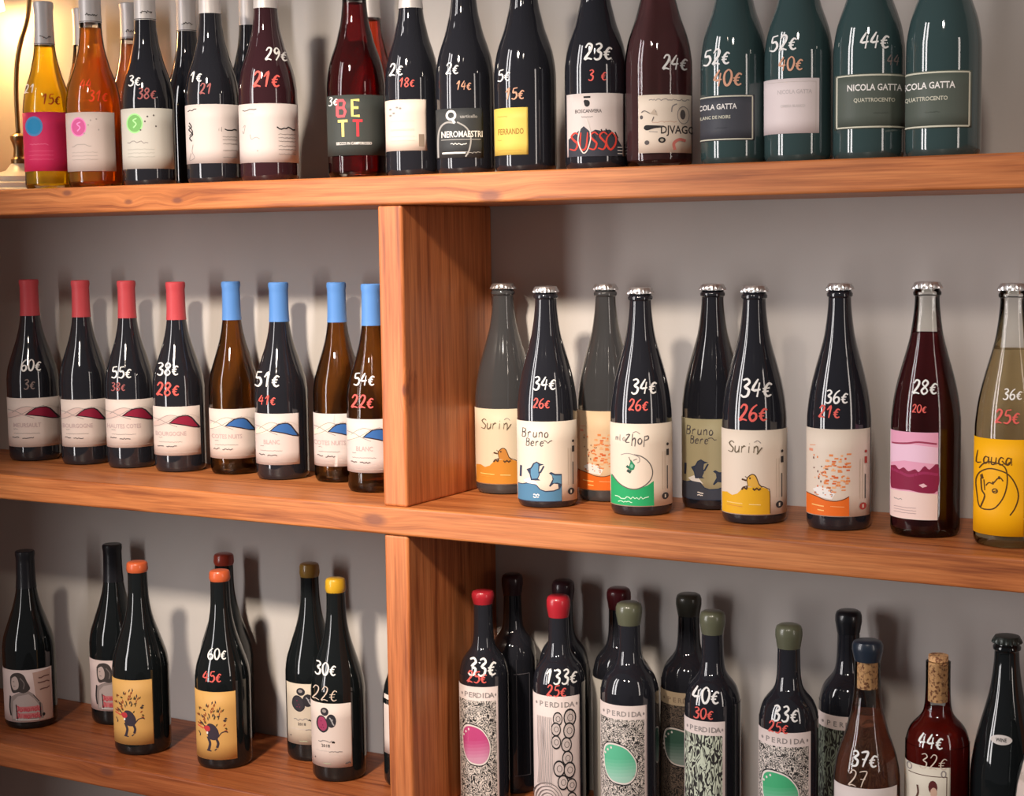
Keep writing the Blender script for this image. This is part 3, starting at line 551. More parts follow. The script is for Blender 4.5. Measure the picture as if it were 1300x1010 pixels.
# ---------------------------------------------------------------- bottle builder
TABLE={
'T1':(-0.7104,0.0750,0.4762,0.789,0.0396,0.3100,[-0.0409, 0.0514, 0.0301, 0.1267],[('21', -0.0259, 0.1659, 0.0145, 'w'), ('15€', 0.0076, 0.1479, 0.0171, 'k')]),
'T2':(-0.6009,0.0700,0.4762,0.763,0.0445,0.3150,[-0.0465, 0.0323, 0.0262, 0.1206],[('44', -0.0101, 0.1653, 0.0155, 'o'), ('31€', 0.0086, 0.1464, 0.0168, 'o')]),
'T3':(-0.4836,0.0700,0.4762,0.732,0.0423,0.3150,[-0.0417, 0.0379, 0.0263, 0.1211],[('3€', -0.0189, 0.1648, 0.0164, 'w'), ('38€', -0.0007, 0.1439, 0.0164, 'r2')]),
'T4':(-0.3506,0.0700,0.4762,0.695,0.0425,0.3150,[-0.0431, 0.0419, 0.0304, 0.1204],[('1€', -0.0236, 0.163, 0.016, 'w'), ('21', -0.0094, 0.1439, 0.016, 'r2')]),
'T5':(-0.2422,0.0700,0.4762,0.662,0.0446,0.3200,[-0.0458, 0.0495, 0.0278, 0.1158],[('29€', 0.0149, 0.1903, 0.0193, 'w'), ('21€', -0.0007, 0.1517, 0.0229, 'r')]),
'T6':(-0.0779,0.0700,0.4762,0.610,0.0437,0.3200,[-0.0444, 0.0397, 0.0324, 0.1198],[('3€', -0.0334, 0.1115, 0.0117, 'w')]),
'T7':(0.0209,0.0700,0.4762,0.577,0.0394,0.3200,[-0.04, 0.0195, 0.0358, 0.1081],[('2€', -0.0217, 0.1511, 0.0172, 'w'), ('18€', -0.0072, 0.1322, 0.0126, 'r')]),
'T8':(0.1106,0.0700,0.4762,0.545,0.0420,0.3200,[-0.0427, 0.0236, 0.0224, 0.0912],[('2€', -0.017, 0.1464, 0.0157, 'w'), ('14€', -0.0017, 0.1225, 0.0124, 'o2')]),
'T9':(0.2084,0.0700,0.4762,0.509,0.0433,0.3200,[-0.0484, 0.0033, 0.0231, 0.0873],[('5€', -0.0281, 0.1317, 0.0154, 'w'), ('15€', -0.0141, 0.1061, 0.0154, 'o2')]),
'T10':(0.3166,0.0750,0.4762,0.467,0.0429,0.3200,[-0.0398, 0.0366, 0.0173, 0.1009],[('23€', 0.0038, 0.1559, 0.0215, 'w'), ('3 €', 0.0025, 0.1246, 0.014, 'r')]),
'T11':(0.4052,0.0850,0.4762,0.429,0.0454,0.3250,[-0.0265, 0.0434, 0.0185, 0.0945],[('24€', 0.0225, 0.1364, 0.0191, 'w')]),
'T12':(0.5160,0.0800,0.4762,0.385,0.0437,0.3200,[-0.066, 0.0258, 0.0303, 0.0884],[('52€', -0.0216, 0.1371, 0.0196, 'w'), ('40€', -0.0072, 0.1101, 0.0206, 'o2')]),
'T13':(0.6046,0.0800,0.4762,0.347,0.0438,0.3200,[-0.0445, 0.0253, 0.0356, 0.1041],[('52€', -0.0184, 0.1489, 0.0192, 'w'), ('40€', -0.0092, 0.1225, 0.0172, 'o2')]),
'T14':(0.6967,0.0800,0.4762,0.306,0.0443,0.3200,[-0.0415, 0.0633, 0.0374, 0.1044],[('44€', 0.0075, 0.1444, 0.0198, 'w'), ('44', 0.0294, 0.1205, 0.0129, 'k2')]),
'T15':(0.7921,0.0750,0.4762,0.264,0.0451,0.3200,[-0.0655, 0.0328, 0.0338, 0.1019],[]),
'Ta':(-0.7395,0.1950,0.4762,0.768,0.0406,0.3150,None,[]),
'Tb':(-0.6302,0.1950,0.4762,0.741,0.0412,0.3150,None,[]),
'Tc':(-0.5061,0.1950,0.4762,0.709,0.0403,0.3150,None,[]),
'Td':(-0.3741,0.1950,0.4762,0.672,0.0406,0.3150,None,[]),
'Te':(-0.1371,0.1950,0.4762,0.601,0.0413,0.3150,None,[]),
'L1':(-0.8784,0.1800,0.0000,0.803,0.0456,0.3236,[-0.0456, 0.0449, 0.0263, 0.1139],[('60€', -0.0009, 0.1724, 0.0199, 'w'), ('3€', -0.0051, 0.1385, 0.0171, 'k2')]),
'L2':(-0.7534,0.1800,0.0000,0.774,0.0426,0.3223,[-0.0404, 0.0349, 0.0324, 0.1155],[]),
'L3':(-0.6461,0.1800,0.0000,0.748,0.0418,0.3217,[-0.0424, 0.0397, 0.0365, 0.1194],[('55€', -0.0123, 0.1661, 0.0192, 'w'), ('38€', -0.0187, 0.1417, 0.0137, 'r2')]),
'L4':(-0.5357,0.1800,0.0000,0.720,0.0437,0.3197,[-0.0443, 0.0336, 0.029, 0.1117],[('38€', -0.016, 0.1746, 0.0201, 'w'), ('28€', -0.0171, 0.1414, 0.0215, 'r')]),
'L5':(-0.4283,0.1950,0.0000,0.687,0.0417,0.3201,[-0.041, 0.0344, 0.0275, 0.1103],[]),
'L6':(-0.3174,0.1800,0.0000,0.659,0.0433,0.3193,[-0.0426, 0.0271, 0.0254, 0.1087],[('51€', -0.0212, 0.164, 0.0232, 'w'), ('41€', -0.0221, 0.1308, 0.0155, 'r')]),
'L7':(-0.2127,0.1950,0.0000,0.625,0.0414,0.3190,[-0.042, 0.0267, 0.0267, 0.1113],[]),
'L8':(-0.1004,0.1300,0.0000,0.604,0.0420,0.3186,[-0.0415, 0.0305, 0.0317, 0.114],[('54€', -0.0128, 0.1746, 0.0183, 'w'), ('22€', -0.016, 0.1409, 0.0195, 'r')]),
'R1':(0.0900,0.2050,0.0000,0.524,0.0451,0.3179,[-0.047, 0.0422, 0.0157, 0.1303],[]),
'R2':(0.2101,0.1200,0.0000,0.498,0.0439,0.3161,[-0.0445, 0.0423, 0.0097, 0.1251],[('34€', -0.0024, 0.1794, 0.0183, 'w'), ('26€', -0.0073, 0.1513, 0.0137, 'r')]),
'R3':(0.2634,0.2050,0.0000,0.462,0.0424,0.3170,[-0.0431, 0.0384, 0.0169, 0.1335],[]),
'R4':(0.3623,0.1150,0.0000,0.441,0.0430,0.3150,[-0.0442, 0.042, 0.014, 0.1289],[('34€', 0.005, 0.1802, 0.0199, 'w'), ('26€', -0.0029, 0.1552, 0.0155, 'r')]),
'R5':(0.4326,0.2050,0.0000,0.398,0.0438,0.3173,[-0.045, 0.0394, 0.0146, 0.1293],[]),
'R6':(0.5286,0.1200,0.0000,0.373,0.0436,0.3179,[-0.0443, 0.0432, 0.0132, 0.1273],[('34€', 0.0037, 0.1832, 0.0235, 'w'), ('26€', -0.0006, 0.1506, 0.0213, 'r')]),
'R7':(0.6472,0.1200,0.0000,0.322,0.0419,0.3212,[-0.0426, 0.0395, 0.0194, 0.1336],[('36€', -0.0026, 0.1757, 0.0166, 'w'), ('21€', -0.0118, 0.1562, 0.0156, 'r')]),
'R8':(0.7623,0.1200,0.0000,0.272,0.0438,0.3234,[-0.0435, 0.0152, 0.024, 0.1351],[('28€', -0.0011, 0.1919, 0.0172, 'w'), ('20€', -0.0079, 0.165, 0.0101, 'r')]),
'R9':(0.8753,0.0950,0.0000,0.223,0.0437,0.3223,[-0.0438, 0.0166, 0.0157, 0.1344],[('36€', 0.0014, 0.1891, 0.0127, 'w'), ('25€', -0.0041, 0.1622, 0.0166, 'r')]),
'B1':(-0.8480,0.1150,-0.4687,0.812,0.0459,0.3132,[-0.0452, 0.0367, 0.0139, 0.1079],[]),
'B2':(-0.7253,0.2050,-0.4687,0.762,0.0462,0.3199,[-0.0454, 0.0341, 0.0271, 0.1186],[]),
'B3':(-0.5652,0.0950,-0.4687,0.748,0.0474,0.3219,[-0.0474, 0.0174, 0.0194, 0.1298],[]),
'B4':(-0.3916,0.1000,-0.4687,0.699,0.0454,0.3216,[-0.0454, 0.0195, 0.0175, 0.13],[('60€', -0.0073, 0.1902, 0.0169, 'w'), ('45€', -0.0162, 0.155, 0.0169, 'r')]),
'B5':(-0.4697,0.2050,-0.4687,0.696,0.0455,0.3242,None,[]),
'B6':(-0.2845,0.2000,-0.4687,0.645,0.0440,0.3247,[-0.042, 0.0276, 0.0296, 0.1316],[]),
'B7':(-0.1848,0.1350,-0.4687,0.629,0.0435,0.3208,[-0.0429, 0.0202, 0.0249, 0.1282],[('30€', -0.018, 0.1816, 0.0189, 'w'), ('22€', -0.0202, 0.1435, 0.0227, 'w2')]),
'B8':(-0.0640,0.1600,-0.4687,0.585,0.0429,0.3033,[-0.0411, 0.0299, 0.0534, 0.1474],[]),
'D1':(0.0971,0.1200,-0.4687,0.539,0.0375,0.3302,[-0.0369, 0.0202, -0.0645, 0.1923],[('33€', -0.0016, 0.2213, 0.0238, 'w'), ('25€', -0.0101, 0.207, 0.0167, 'r')]),
'D1b':(0.0966,0.2100,-0.4687,0.521,0.0363,0.3386,[-0.0344, 0.0233, -0.0392, 0.1968],[]),
'D2':(0.2225,0.1250,-0.4687,0.493,0.0384,0.3341,[-0.0384, 0.0291, -0.0613, 0.1931],[('133€', 0.0037, 0.2213, 0.0198, 'w'), ('25€', -0.0035, 0.2014, 0.0163, 'r')]),
'D2b':(0.1854,0.2100,-0.4687,0.489,0.0380,0.3369,None,[]),
'D3':(0.3369,0.1250,-0.4687,0.449,0.0419,0.3349,[-0.042, 0.0238, -0.0506, 0.1951],[]),
'D3b':(0.2792,0.2100,-0.4687,0.455,0.0397,0.3342,[-0.0415, 0.0036, -0.0315, 0.2018],[]),
'D4':(0.4653,0.1250,-0.4687,0.398,0.0392,0.3353,[-0.0398, 0.0166, -0.0506, 0.189],[('40€', -0.0086, 0.2244, 0.021, 'w'), ('30€', -0.012, 0.2, 0.0155, 'r')]),
'D4b':(0.3922,0.2100,-0.4687,0.412,0.0411,0.3361,[-0.0417, 0.0289, -0.0352, 0.1988],[]),
'D5':(0.5860,0.1000,-0.4687,0.352,0.0399,0.3345,[-0.0405, 0.0288, -0.0402, 0.1973],[('33€', -0.0035, 0.2217, 0.0192, 'w'), ('25€', -0.0131, 0.2035, 0.0149, 'r')]),
'D5b':(0.6323,0.2100,-0.4687,0.316,0.0401,0.3359,[-0.0407, 0.0396, -0.038, 0.1959],[]),
'D6':(0.6895,0.1150,-0.4687,0.305,0.0434,0.3211,[-0.0419, 0.0388, 0.0397, 0.134],[('37€', -0.0027, 0.1713, 0.0189, 'w'), ('27', -0.0109, 0.1459, 0.021, 'w2')]),
'D7':(0.7764,0.1400,-0.4687,0.263,0.0414,0.3052,[-0.0405, 0.0166, 0.0459, 0.1675],[('44€', -0.0075, 0.2004, 0.0176, 'w'), ('32€', -0.0041, 0.1743, 0.0197, 'w2')]),
'D8':(0.8595,0.1600,-0.4687,0.224,0.0440,0.3361,[-0.0185, 0.0082, 0.2017, 0.214],[]),
'D9':(0.9300,0.0850,-0.4687,0.199,0.0424,0.3513,[-0.0392, 0.0352, 0.1222, 0.2255],[]),
}

CAPLEN = {'T': .075}
def wax_profile(rn, z0, z1, bulge=1.18):
    h = z1-z0
    return [(rn*1.01, z0), (rn*1.05, z0+h*.08), (rn*1.12, z0+h*.3), (rn*bulge, z0+h*.52), (rn*bulge*.99, z0+h*.78), (rn*bulge*.9, z0+h*.93), (rn*bulge*.7, z1), (rn*.3, z1+.0003), (0, z1+.0003)]
def capsule_profile(R, kind, H, z0, z1):
    p = profile(kind, R, H); pts = [(radius_at(p, z0)+.0006, z0)]
    n = 10
    for i in range(1, n+1):
        z = z0+(z1-z0)*i/n; pts.append((radius_at(p, min(z, .98*H))+.0006, z))
    r = pts[-1][0]; pts[-2] = (r+.0012, pts[-2][1]) ; pts[-1] = (r+.0009, z1-.0015)
    return pts + [(r-.0008, z1), (r*.5, z1), (0, z1)]

def bottle(key, kind, glass, label_text, group=None, closure=None, label_mat=None, art=None, wine=None, level=.8, cork=None, extra=None, name='wine_bottle', wrap=False, heading=None):
    X, Y, Z, rot, R, H, lab, prices = TABLE[key]
    root = thing(name, label_text, 'bottle', (X, Y, Z), rot, group)
    prof = profile(kind, R, H); ztop = H
    ctype = closure[0] if closure else None
    zc = {'capsule': .80, 'foil': .745, 'wax': .905, 'cap': .965, 'dip': .94, 'none': 1}.get(ctype, .98)
    if closure and len(closure) > 2: zc = closure[2]
    body = [p for p in prof if p[1] <= H*.978]
    rn = body[-1][0]
    if ctype == 'cap':
        body = [p for p in prof if p[1] <= H*.94]; rn = body[-1][0]
        body += [(rn*1.02, H*.943), (rn*1.13, H*.947), (rn*1.15, H*.957), (rn*1.06, H*.964), (rn, H*.968), (rn, H*.985)]
    body += [(rn*.9, body[-1][1]+.001), (rn*.72, body[-1][1]+.001)]
    if wine is None: body += [(0, body[-1][1])]
    else: body += [(rn*.72, body[-1][1]-.01)]
    link('glass_body', lathe('glass_body', body, glass), root)
    if wine is not None:
        t = .0022; zl = H*level
        wp = [(0, .008), (R*.7, .008), (R*.93, .010), (R-t, .016)] + [(r-t, z) for r, z in prof if .018 < z < zl] + [(radius_at(prof, zl)-t, zl), (0, zl)]
        link('wine', lathe('wine', wp, wine), root)
    if cork is not None:
        rr = rn*.80; link('cork', lathe('cork', [(0, H*cork[0]), (rr, H*cork[0]), (rr, H*cork[1]), (0, H*cork[1])], CORK), root)
    if closure:
        m = closure[1]
        if ctype in ('capsule', 'foil'):
            link('capsule', lathe('capsule', capsule_profile(R, kind, H, H*zc, H), m), root)
        elif ctype in ('wax', 'dip'):
            rr = radius_at(prof, H*.9)
            link('wax_seal', lathe('wax_seal', wax_profile(rr, H*zc, H, 1.2 if ctype == 'wax' else 1.08), m), root)
        elif ctype == 'cap':
            rr = rn*1.12
            cp_ = [(rr*1.06, H*.972), (rr*1.07, H*.976), (rr*.99, H*.990), (rr*.90, H*.998), (rr*.6, H), (0, H)]
            zt = H*.988
            link('crown_cap', lathe('crown_cap', cp_, m, 84, lambda a, z: 1 + (.055*math.cos(21*a) if z < zt else 0)), root)
    lo = None
    if lab and label_mat is not None:
        x0, x1, z0, z1 = lab
        d = Decal(prof, .0004)
        t0, t1 = d.th(x0, z0), d.th(x1, z0)
        if x0/R < -.97: t0 = min(t0, -1.75)
        if x1/R > .97: t1 = max(t1, 1.75)
        n = 28; m_ = 4; g = [[(t0+(t1-t0)*i/n, z0+(z1-z0)*j/m_) for j in range(m_+1)] for i in range(n+1)]
        for i in range(n):
            for j in range(m_): d.face((g[i][j], g[i+1][j], g[i+1][j+1], g[i][j+1]), label_mat, True)
        bmesh.ops.remove_doubles(d.bm, verts=d.bm.verts[:], dist=1e-6)
        lo = link('label', d.mesh('label'), root)
        mod = lo.modifiers.new('thickness', 'SOLIDIFY'); mod.thickness = .00025; mod.offset = -1
        if art:
            d = Decal(prof, .00048); A = Art(d, (max(x0, -R*(1.5 if wrap else .975)), min(x1, R*(1.5 if wrap else .975)), z0, z1))
            if heading:
                t0c, t1c = d.th(A.b[0], z0), d.th(A.b[1], z0); d.layer += 1
                d.face([(t0c-.02, z1-(z1-z0)*.082), (t1c-.10, z1-(z1-z0)*.082), (t1c-.10, z0), (t0c-.02, z0)], heading, True)
            art(A); link('label_print', d.mesh('label_print'), lo)
    groups = {}
    for (tx, x, z, h, c) in prices:
        d = Decal(prof, .0006, 8); d.hand(tx, x, z, h, PEN[c], h*(.155 if c not in ('w2',) else .08), .1, .60)
        link('price_marking', d.mesh('price_marking'), root)
    if extra: extra(root, prof, R, H, lo)
    return root
# ---------------------------------------------------------------- room
def structure(name, me):
    o = link(name, me); o['kind'] = 'structure'; return o
WALL_Y = .2563
structure('wall_back', box_mesh('wall_back', (-3.2, WALL_Y, -1.45), (3.4, WALL_Y+.12, 1.6), wall_mat(), 0))
structure('added_shade_wall', box_mesh('added_shade_wall', (-1.28, -1.28, -1.45), (-1.162, WALL_Y, 1.6), wall_mat(), .004))  # unseen wall, added to keep window light off the left shelf end
floor_m = mat('grey_floor', (.16, .13, .11), .5)
structure('floor', box_mesh('floor', (-3.2, -4.2, -1.5), (3.4, WALL_Y+.12, -1.45), floor_m, 0))

# ---------------------------------------------------------------- shelving
T_ = .0417; S1 = .4762; S2 = 0.0; S3 = -.46873; W_ = .0417
XL, XR = -1.16, 1.62
unit = thing('wall_shelving', 'orange-brown stained pine wall shelving holding all the wine bottles', 'shelves', (0, 0, -1.45))
def part(name, a, b, m):
    z = 1.45
    return link(name, box_mesh(name, (a[0], a[1], a[2]+z), (b[0], b[1], b[2]+z), m, .0038, 3), unit)
wS1 = wood('pine_upper_board', False, [(-.598, 0, .467, .006), (-.468, 0, .450, .005), (-.368, 0, .450, .006), (.19, 0, .443, .011)], seed=.3)
wS2 = wood('pine_middle_board', False, [(-.014, 0, -.021, .012), (1.22, 0, -.02, .01)], seed=2.1)
wS3 = wood('pine_lower_board', False, [(-.56, 0, -.482, .009)], seed=4.7, base=(.46, .135, .042))
wU = wood('pine_upright', True, [(.04, 0, .17, .005)], seed=1.3, base=(.60, .195, .064))
part('shelf_board', (XL, 0, S1-T_), (XR, WALL_Y, S1), wS1)
part('shelf_board', (XL, 0, S2-T_), (XR, WALL_Y, S2), wS2)
part('shelf_board', (XL, 0, S3-T_), (XR, WALL_Y, S3), wS3)
part('shelf_board', (XL, 0, -.96), (XR, WALL_Y, -.96+T_), wS3)
for (z0, z1) in ((S2, S1-T_), (S3, S2-T_), (-.96+T_, S3-T_), (-1.45, -.96)):
    for x in (0, XL, XR-W_):
        part('upright_panel', (x, .004, z0), (x+W_, WALL_Y, z1), wU)

# ---------------------------------------------------------------- lamp on the upper shelf
brass = mat('aged_brass', (.34, .22, .11), .3, metal=1)
cream = mat('cream_enamel', (.78, .74, .64), .35)
shade_m = mat('white_glass_shade', (.9, .86, .76), .4, emis=(1, .80, .52), es=2.2)
lx, ly = -.873, .165
lamp = thing('table_lamp', 'brass swan-neck lamp on a stepped white base, glowing at the end of the top shelf', 'lamp', (lx, ly, S1))
base = [(0, 0), (.070, 0), (.072, .006), (.066, .009), (.063, .010), (.064, .017), (.056, .020), (.054, .021), (.055, .029), (.046, .034), (.024, .040), (.015, .052), (0, .052)]
link('lamp_base', lathe('lamp_base', base, cream), lamp)
col_ = [(0, .050), (.014, .050), (.015, .060), (.0105, .064), (.009, .078), (.012, .090), (.014, .094), (.0145, .100), (.011, .103), (.006, .106), (0, .106)]
link('lamp_collar', lathe('lamp_collar', col_, brass), lamp)
def tube(name, pts, r, m, seg=10):
    bm = bmesh.new(); rings = []
    for i, p in enumerate(pts):
        a = Vector(pts[max(i-1, 0)]); b = Vector(pts[min(i+1, len(pts)-1)]); t = (b-a).normalized(); n1 = t.orthogonal().normalized() if i == 0 else (n_ - t*n_.dot(t)).normalized(); n_ = n1; n2 = t.cross(n1)
        rings.append([bm.verts.new(Vector(p) + n1*r*math.cos(2*PI*k/seg) + n2*r*math.sin(2*PI*k/seg)) for k in range(seg)])
    for A, B_ in zip(rings, rings[1:]):
        for k in range(seg): f = bm.faces.new((A[k], A[(k+1) % seg], B_[(k+1) % seg], B_[k])); f.smooth = True
    bm.faces.new(rings[0]); bm.faces.new(rings[-1]); bmesh.ops.recalc_face_normals(bm, faces=bm.faces)
    me = bpy.data.meshes.new(name); bm.to_mesh(me); bm.free(); me.materials.append(m); return me
neck2 = spline([(0, .104), (-.001, .17), (.004, .225), (.016, .265), (.034, .305), (.040, .355), (.02, .405), (-.03, .43), (-.075, .412), (-.088, .385)], 6)
link('lamp_neck', tube('lamp_neck', [(x, 0, z) for x, z in neck2], .0042, brass), lamp)
sh = [(.012, .385), (.020, .386), (.034, .372), (.044, .350), (.048, .328), (.046, .328), (.042, .349), (.032, .369), (.012, .380)]
so = link('lamp_shade', lathe('lamp_shade', sh, shade_m), lamp, (-.088, 0, 0))
link('bulb', lathe('bulb', [(0, .330), (.012, .334), (.017, .344), (.014, .356), (.009, .366), (0, .366)], mat('lit_bulb', (1, .9, .7), .5, emis=(1, .80, .50), es=14)), lamp, (-.088, 0, 0))
pl = light('lamp_light', 'POINT', (lx-.088, ly, S1+.318), (lx-.088, ly, 0), 3.0, (1, .55, .20), shadow_soft_size=.02)

# ---------------------------------------------------------------- materials for closures and labels
CORK = mat('cork', srgb(206, 160, 112), .8)
nt = CORK.node_tree; vn = N(nt, 'ShaderNodeTexNoise', Scale=260.0, Detail=3.0); tc = N(nt, 'ShaderNodeTexCoord'); rp = N(nt, 'ShaderNodeValToRGB')
rp.color_ramp.elements[0].position = .36; rp.color_ramp.elements[0].color = (*srgb(120, 72, 48), 1); rp.color_ramp.elements[1].position = .5; rp.color_ramp.elements[1].color = (*srgb(220, 172, 122), 1)
nt.links.new(tc.outputs['Object'], vn.inputs['Vector']); nt.links.new(vn.outputs['Fac'], rp.inputs[0]); nt.links.new(rp.outputs[0], nt.nodes['Principled BSDF'].inputs['Base Color'])
RED_CAP = mat('red_capsule', srgb(198, 74, 82), .42, spec=.4); BLUE_CAP = mat('blue_capsule', srgb(92, 144, 214), .42, spec=.4)
SILVER = mat('silver_foil', srgb(214, 208, 206), .42, metal=.25); CHROME = mat('silver_crown', srgb(214, 212, 212), .28, metal=.85); DARKCROWN = mat('dark_green_crown', srgb(60, 66, 62), .35, metal=.3)
BLACK_CAP = mat('black_capsule', (.012, .012, .016), .28)
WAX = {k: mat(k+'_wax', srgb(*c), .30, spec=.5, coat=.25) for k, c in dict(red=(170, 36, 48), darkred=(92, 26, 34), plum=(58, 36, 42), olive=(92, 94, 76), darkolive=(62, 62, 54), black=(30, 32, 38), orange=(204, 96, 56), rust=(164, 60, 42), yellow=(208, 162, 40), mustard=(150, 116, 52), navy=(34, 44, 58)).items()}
P_PINKW = paper(216, 198, 190); P_GREENW = paper(204, 200, 192); P_W = paper(214, 202, 199); P_DARK = paper(64, 68, 66)
P_CREAM = paper(224, 209, 193); P_HOT = paper(226, 50, 104); P_YEL = paper(252, 182, 8); P_GOLD = paper(226, 196, 96); P_TREE = paper(218, 168, 98)
P_GATTA = paper(84, 92, 84); P_GATTAD = paper(66, 68, 76); P_PORT = paper(222, 200, 196); P_BERRY = paper(218, 203, 196); P_SMOKE = paper(58, 60, 62); P_DULL = paper(176, 166, 132)  # last paper is darker and yellower than the cream one
CW = glass_shell('clear_bottle_glass', (.94, .95, .93))

def oval(root, prof):
    x0, x1, z0, z1 = TABLE['D8'][6]
    d = Decal(prof, .0004, 4); cx_, cz = (x0+x1)/2, (z0+z1)/2
    d.layer += 1; d.face([(cx_+(x1-x0)/2*math.cos(2*PI*i/28), cz+(z1-z0)/2*math.sin(2*PI*i/28)) for i in range(28)], paper(214, 206, 202))
    lo = link('label', d.mesh('label'), root)
    d = Decal(prof, .0006, 4); d.text('WINE', cx_, cz, .0045, K, .8); link('label_print', d.mesh('label_print'), lo)

def foil_script(frac):
    def f(root, prof, R, H, lo):
        d = Decal(prof, .0012, 8); z = H*frac + .012; w = radius_at(prof, z)*.62; d.layer += 1
        d.ribbon([(w*(-.7+i*.105), z + random.uniform(-.0022, .0022)) for i in range(17)], .0009, K, False, 2)
        d.ribbon([(-radius_at(prof, z-.009)*.96 + i*radius_at(prof, z-.009)*.16, z-.0105) for i in range(13)], .0008, K, False, 0)
        link('foil_print', d.mesh('foil_print'), root)
    return f

# ---------------------------------------------------------------- top shelf
G1 = 'bottles on the top shelf'
bottle('T1', 'sparkling', CW, 'clear bottle of golden orange wine with hot pink label, nearest the lamp', G1, ('foil', SILVER, .77), P_HOT, art_pink, wine_mat('golden_wine', (1, .82, .12), .3), .765, extra=foil_script(0.77))
bottle('T2', 'sparkling', CW, 'clear bottle of bright orange wine with white label and pink round emblem', G1, ('foil', SILVER, .845), P_PINKW, art_dots((222, 98, 158), (216, 198, 190), dark=False), wine_mat('orange_wine', (1, .56, .13), .32), .82, extra=foil_script(0.845))
bottle('Ta', 'sparkling', CW, 'clear bottle with silver foil standing behind the pink-emblem orange wine', G1, ('foil', SILVER, .80), None, None, wine_mat('orange_wine', (1, .56, .13), .32), .70)
bottle('Tb', 'sparkling', CW, 'clear bottle of peach wine behind the green-emblem bottle', G1, ('foil', SILVER, .81), None, None, wine_mat('peach_wine', (1, .55, .28)), .78, extra=foil_script(0.81))
bottle('T3', 'sparkling', DARK, 'dark bottle with white label, bright green round emblem and scattered dots', G1, ('foil', SILVER, .83), P_GREENW, art_dots((122, 184, 106), (204, 200, 192)), extra=foil_script(0.83))
bottle('Tc', 'sparkling', DARK, 'dark bottle with white foil behind the gap after the green-emblem bottle', G1, ('foil', SILVER, .82), None, extra=foil_script(0.82))
bottle('T4', 'sparkling', DARK, 'dark bottle with white label and black brush script down its edge', G1, ('foil', SILVER, .83), P_W, art_script_left)
bottle('Td', 'sparkling', DARK, 'dark bottle with pale foil standing behind the two white script labels', G1, ('foil', SILVER, .82), None)
bottle('T5', 'sparkling', REDD, 'dark ruby bottle priced 29 over a white label, last before the wide gap', G1, ('foil', SILVER, .815), P_W, art_script_right)
bottle('T6', 'sparkling', CW, 'red wine bottle with dark label reading BETT in pink, yellow and red', G1, ('foil', SILVER, .815), P_DARK, art_bett, wine_mat('ruby_wine', (.42, .09, .10), .14), .80)
bottle('Te', 'sparkling', CW, 'light red bottle half hidden behind the BETT bottle', G1, ('foil', SILVER, .80), None, None, wine_mat('light_red_wine', (.9, .27, .15), .15), .79)
bottle('T7', 'sparkling', DARK, 'dark bottle with small cream label, white foil and red price 18', G1, ('foil', SILVER, .75), paper(232, 214, 200), art_small_cream)
bottle('T8', 'sparkling', DARK, 'dark bottle with see-through smoky label drawn with a white arch', G1, ('foil', BLACK_CAP, .80), P_SMOKE, art_nero)
bottle('T9', 'sparkling', DARK, 'dark bottle with small square yellow label', G1, ('foil', BLACK_CAP, .80), P_GOLD, art_ferrando)
bottle('T10', 'sparkling', DARK, 'dark bottle with white label torn into red brush lettering, priced 23', G1, ('foil', BLACK_CAP, .86), P_W, art_russo)
bottle('T11', 'sparkling', CW, 'plum pink rose bottle with cream label of shells and pebbles', G1, ('foil', SILVER, .86), P_CREAM, art_divago, wine_mat('plum_rose_wine', (.50, .27, .29)), .84)
bottle('T12', 'sparkling', GREEN, 'green bottle with thin-lined blackish label beside the rose bottle', G1, ('foil', BLACK_CAP, .84), P_GATTAD, art_gatta('NICOLA GATTA', 'BLANC DE NOIRS', (66, 68, 76), .44), wrap=True)
bottle('T13', 'sparkling', GREEN, 'green bottle with plain white label among the dark-labelled ones', G1, ('foil', BLACK_CAP, .84), paper(226, 212, 212), art_gatta_white)
bottle('T14', 'sparkling', GREEN, 'green bottle with framed grey-green label and white price 44', G1, ('foil', BLACK_CAP, .84), P_GATTA, art_gatta('NICOLA GATTA', 'QUATTROCENTO', (84, 92, 84), .46), wrap=True)
bottle('T15', 'sparkling', GREEN, 'unpriced green bottle with framed grey-green label, last on the top shelf', G1, ('foil', BLACK_CAP, .84), P_GATTA, art_gatta('NICOLA GATTA', 'QUATTROCENTO', (84, 92, 84), .46), wrap=True)

# ---------------------------------------------------------------- middle shelf, first bay: hills labels
G2 = 'hill-label bottles on the middle shelf'
hr = lambda nm: art_hills((140, 30, 58), nm, (214, 190, 184)); hb = lambda nm: art_hills((56, 104, 172), nm, (232, 222, 208))
AMW = wine_mat('amber_white_wine', (.80, .62, .40), .22)
bottle('L1', 'burgundy', DARK, 'red-capped burgundy bottle with crimson hill label at the far end, priced 60', G2, ('capsule', RED_CAP), P_BERRY, hr('MEURSAULT'))
bottle('L2', 'burgundy', DARK, 'red-capped crimson hill label bottle without any handwritten price', G2, ('capsule', RED_CAP), P_BERRY, hr('BOURGOGNE'))
bottle('L3', 'burgundy', DARK, 'third red-capped hill label bottle, between the unpriced one and the 28 one', G2, ('capsule', RED_CAP), P_BERRY, hr('HAUTES COTES'))
bottle('L4', 'burgundy', DARK, 'red-capped hill label bottle next to the first blue cap, red price 28', G2, ('capsule', RED_CAP), P_BERRY, hr('BOURGOGNE'))
bottle('L5', 'burgundy', AMBERG, 'blue-capped amber bottle beside the last red cap, blue hill label', G2, ('capsule', BLUE_CAP), P_BERRY, hb('COTES NUITS'), AMW, .86)
bottle('L6', 'burgundy', DARK, 'blue-capped dark glass bottle with blue hill label and white price 51', G2, ('capsule', BLUE_CAP), P_W, hb('BLANC'))
bottle('L7', 'burgundy', AMBERG, 'blue-capped amber bottle in the rear, second from the upright', G2, ('capsule', BLUE_CAP), P_W, hb('COTES NUITS'), AMW, .86)
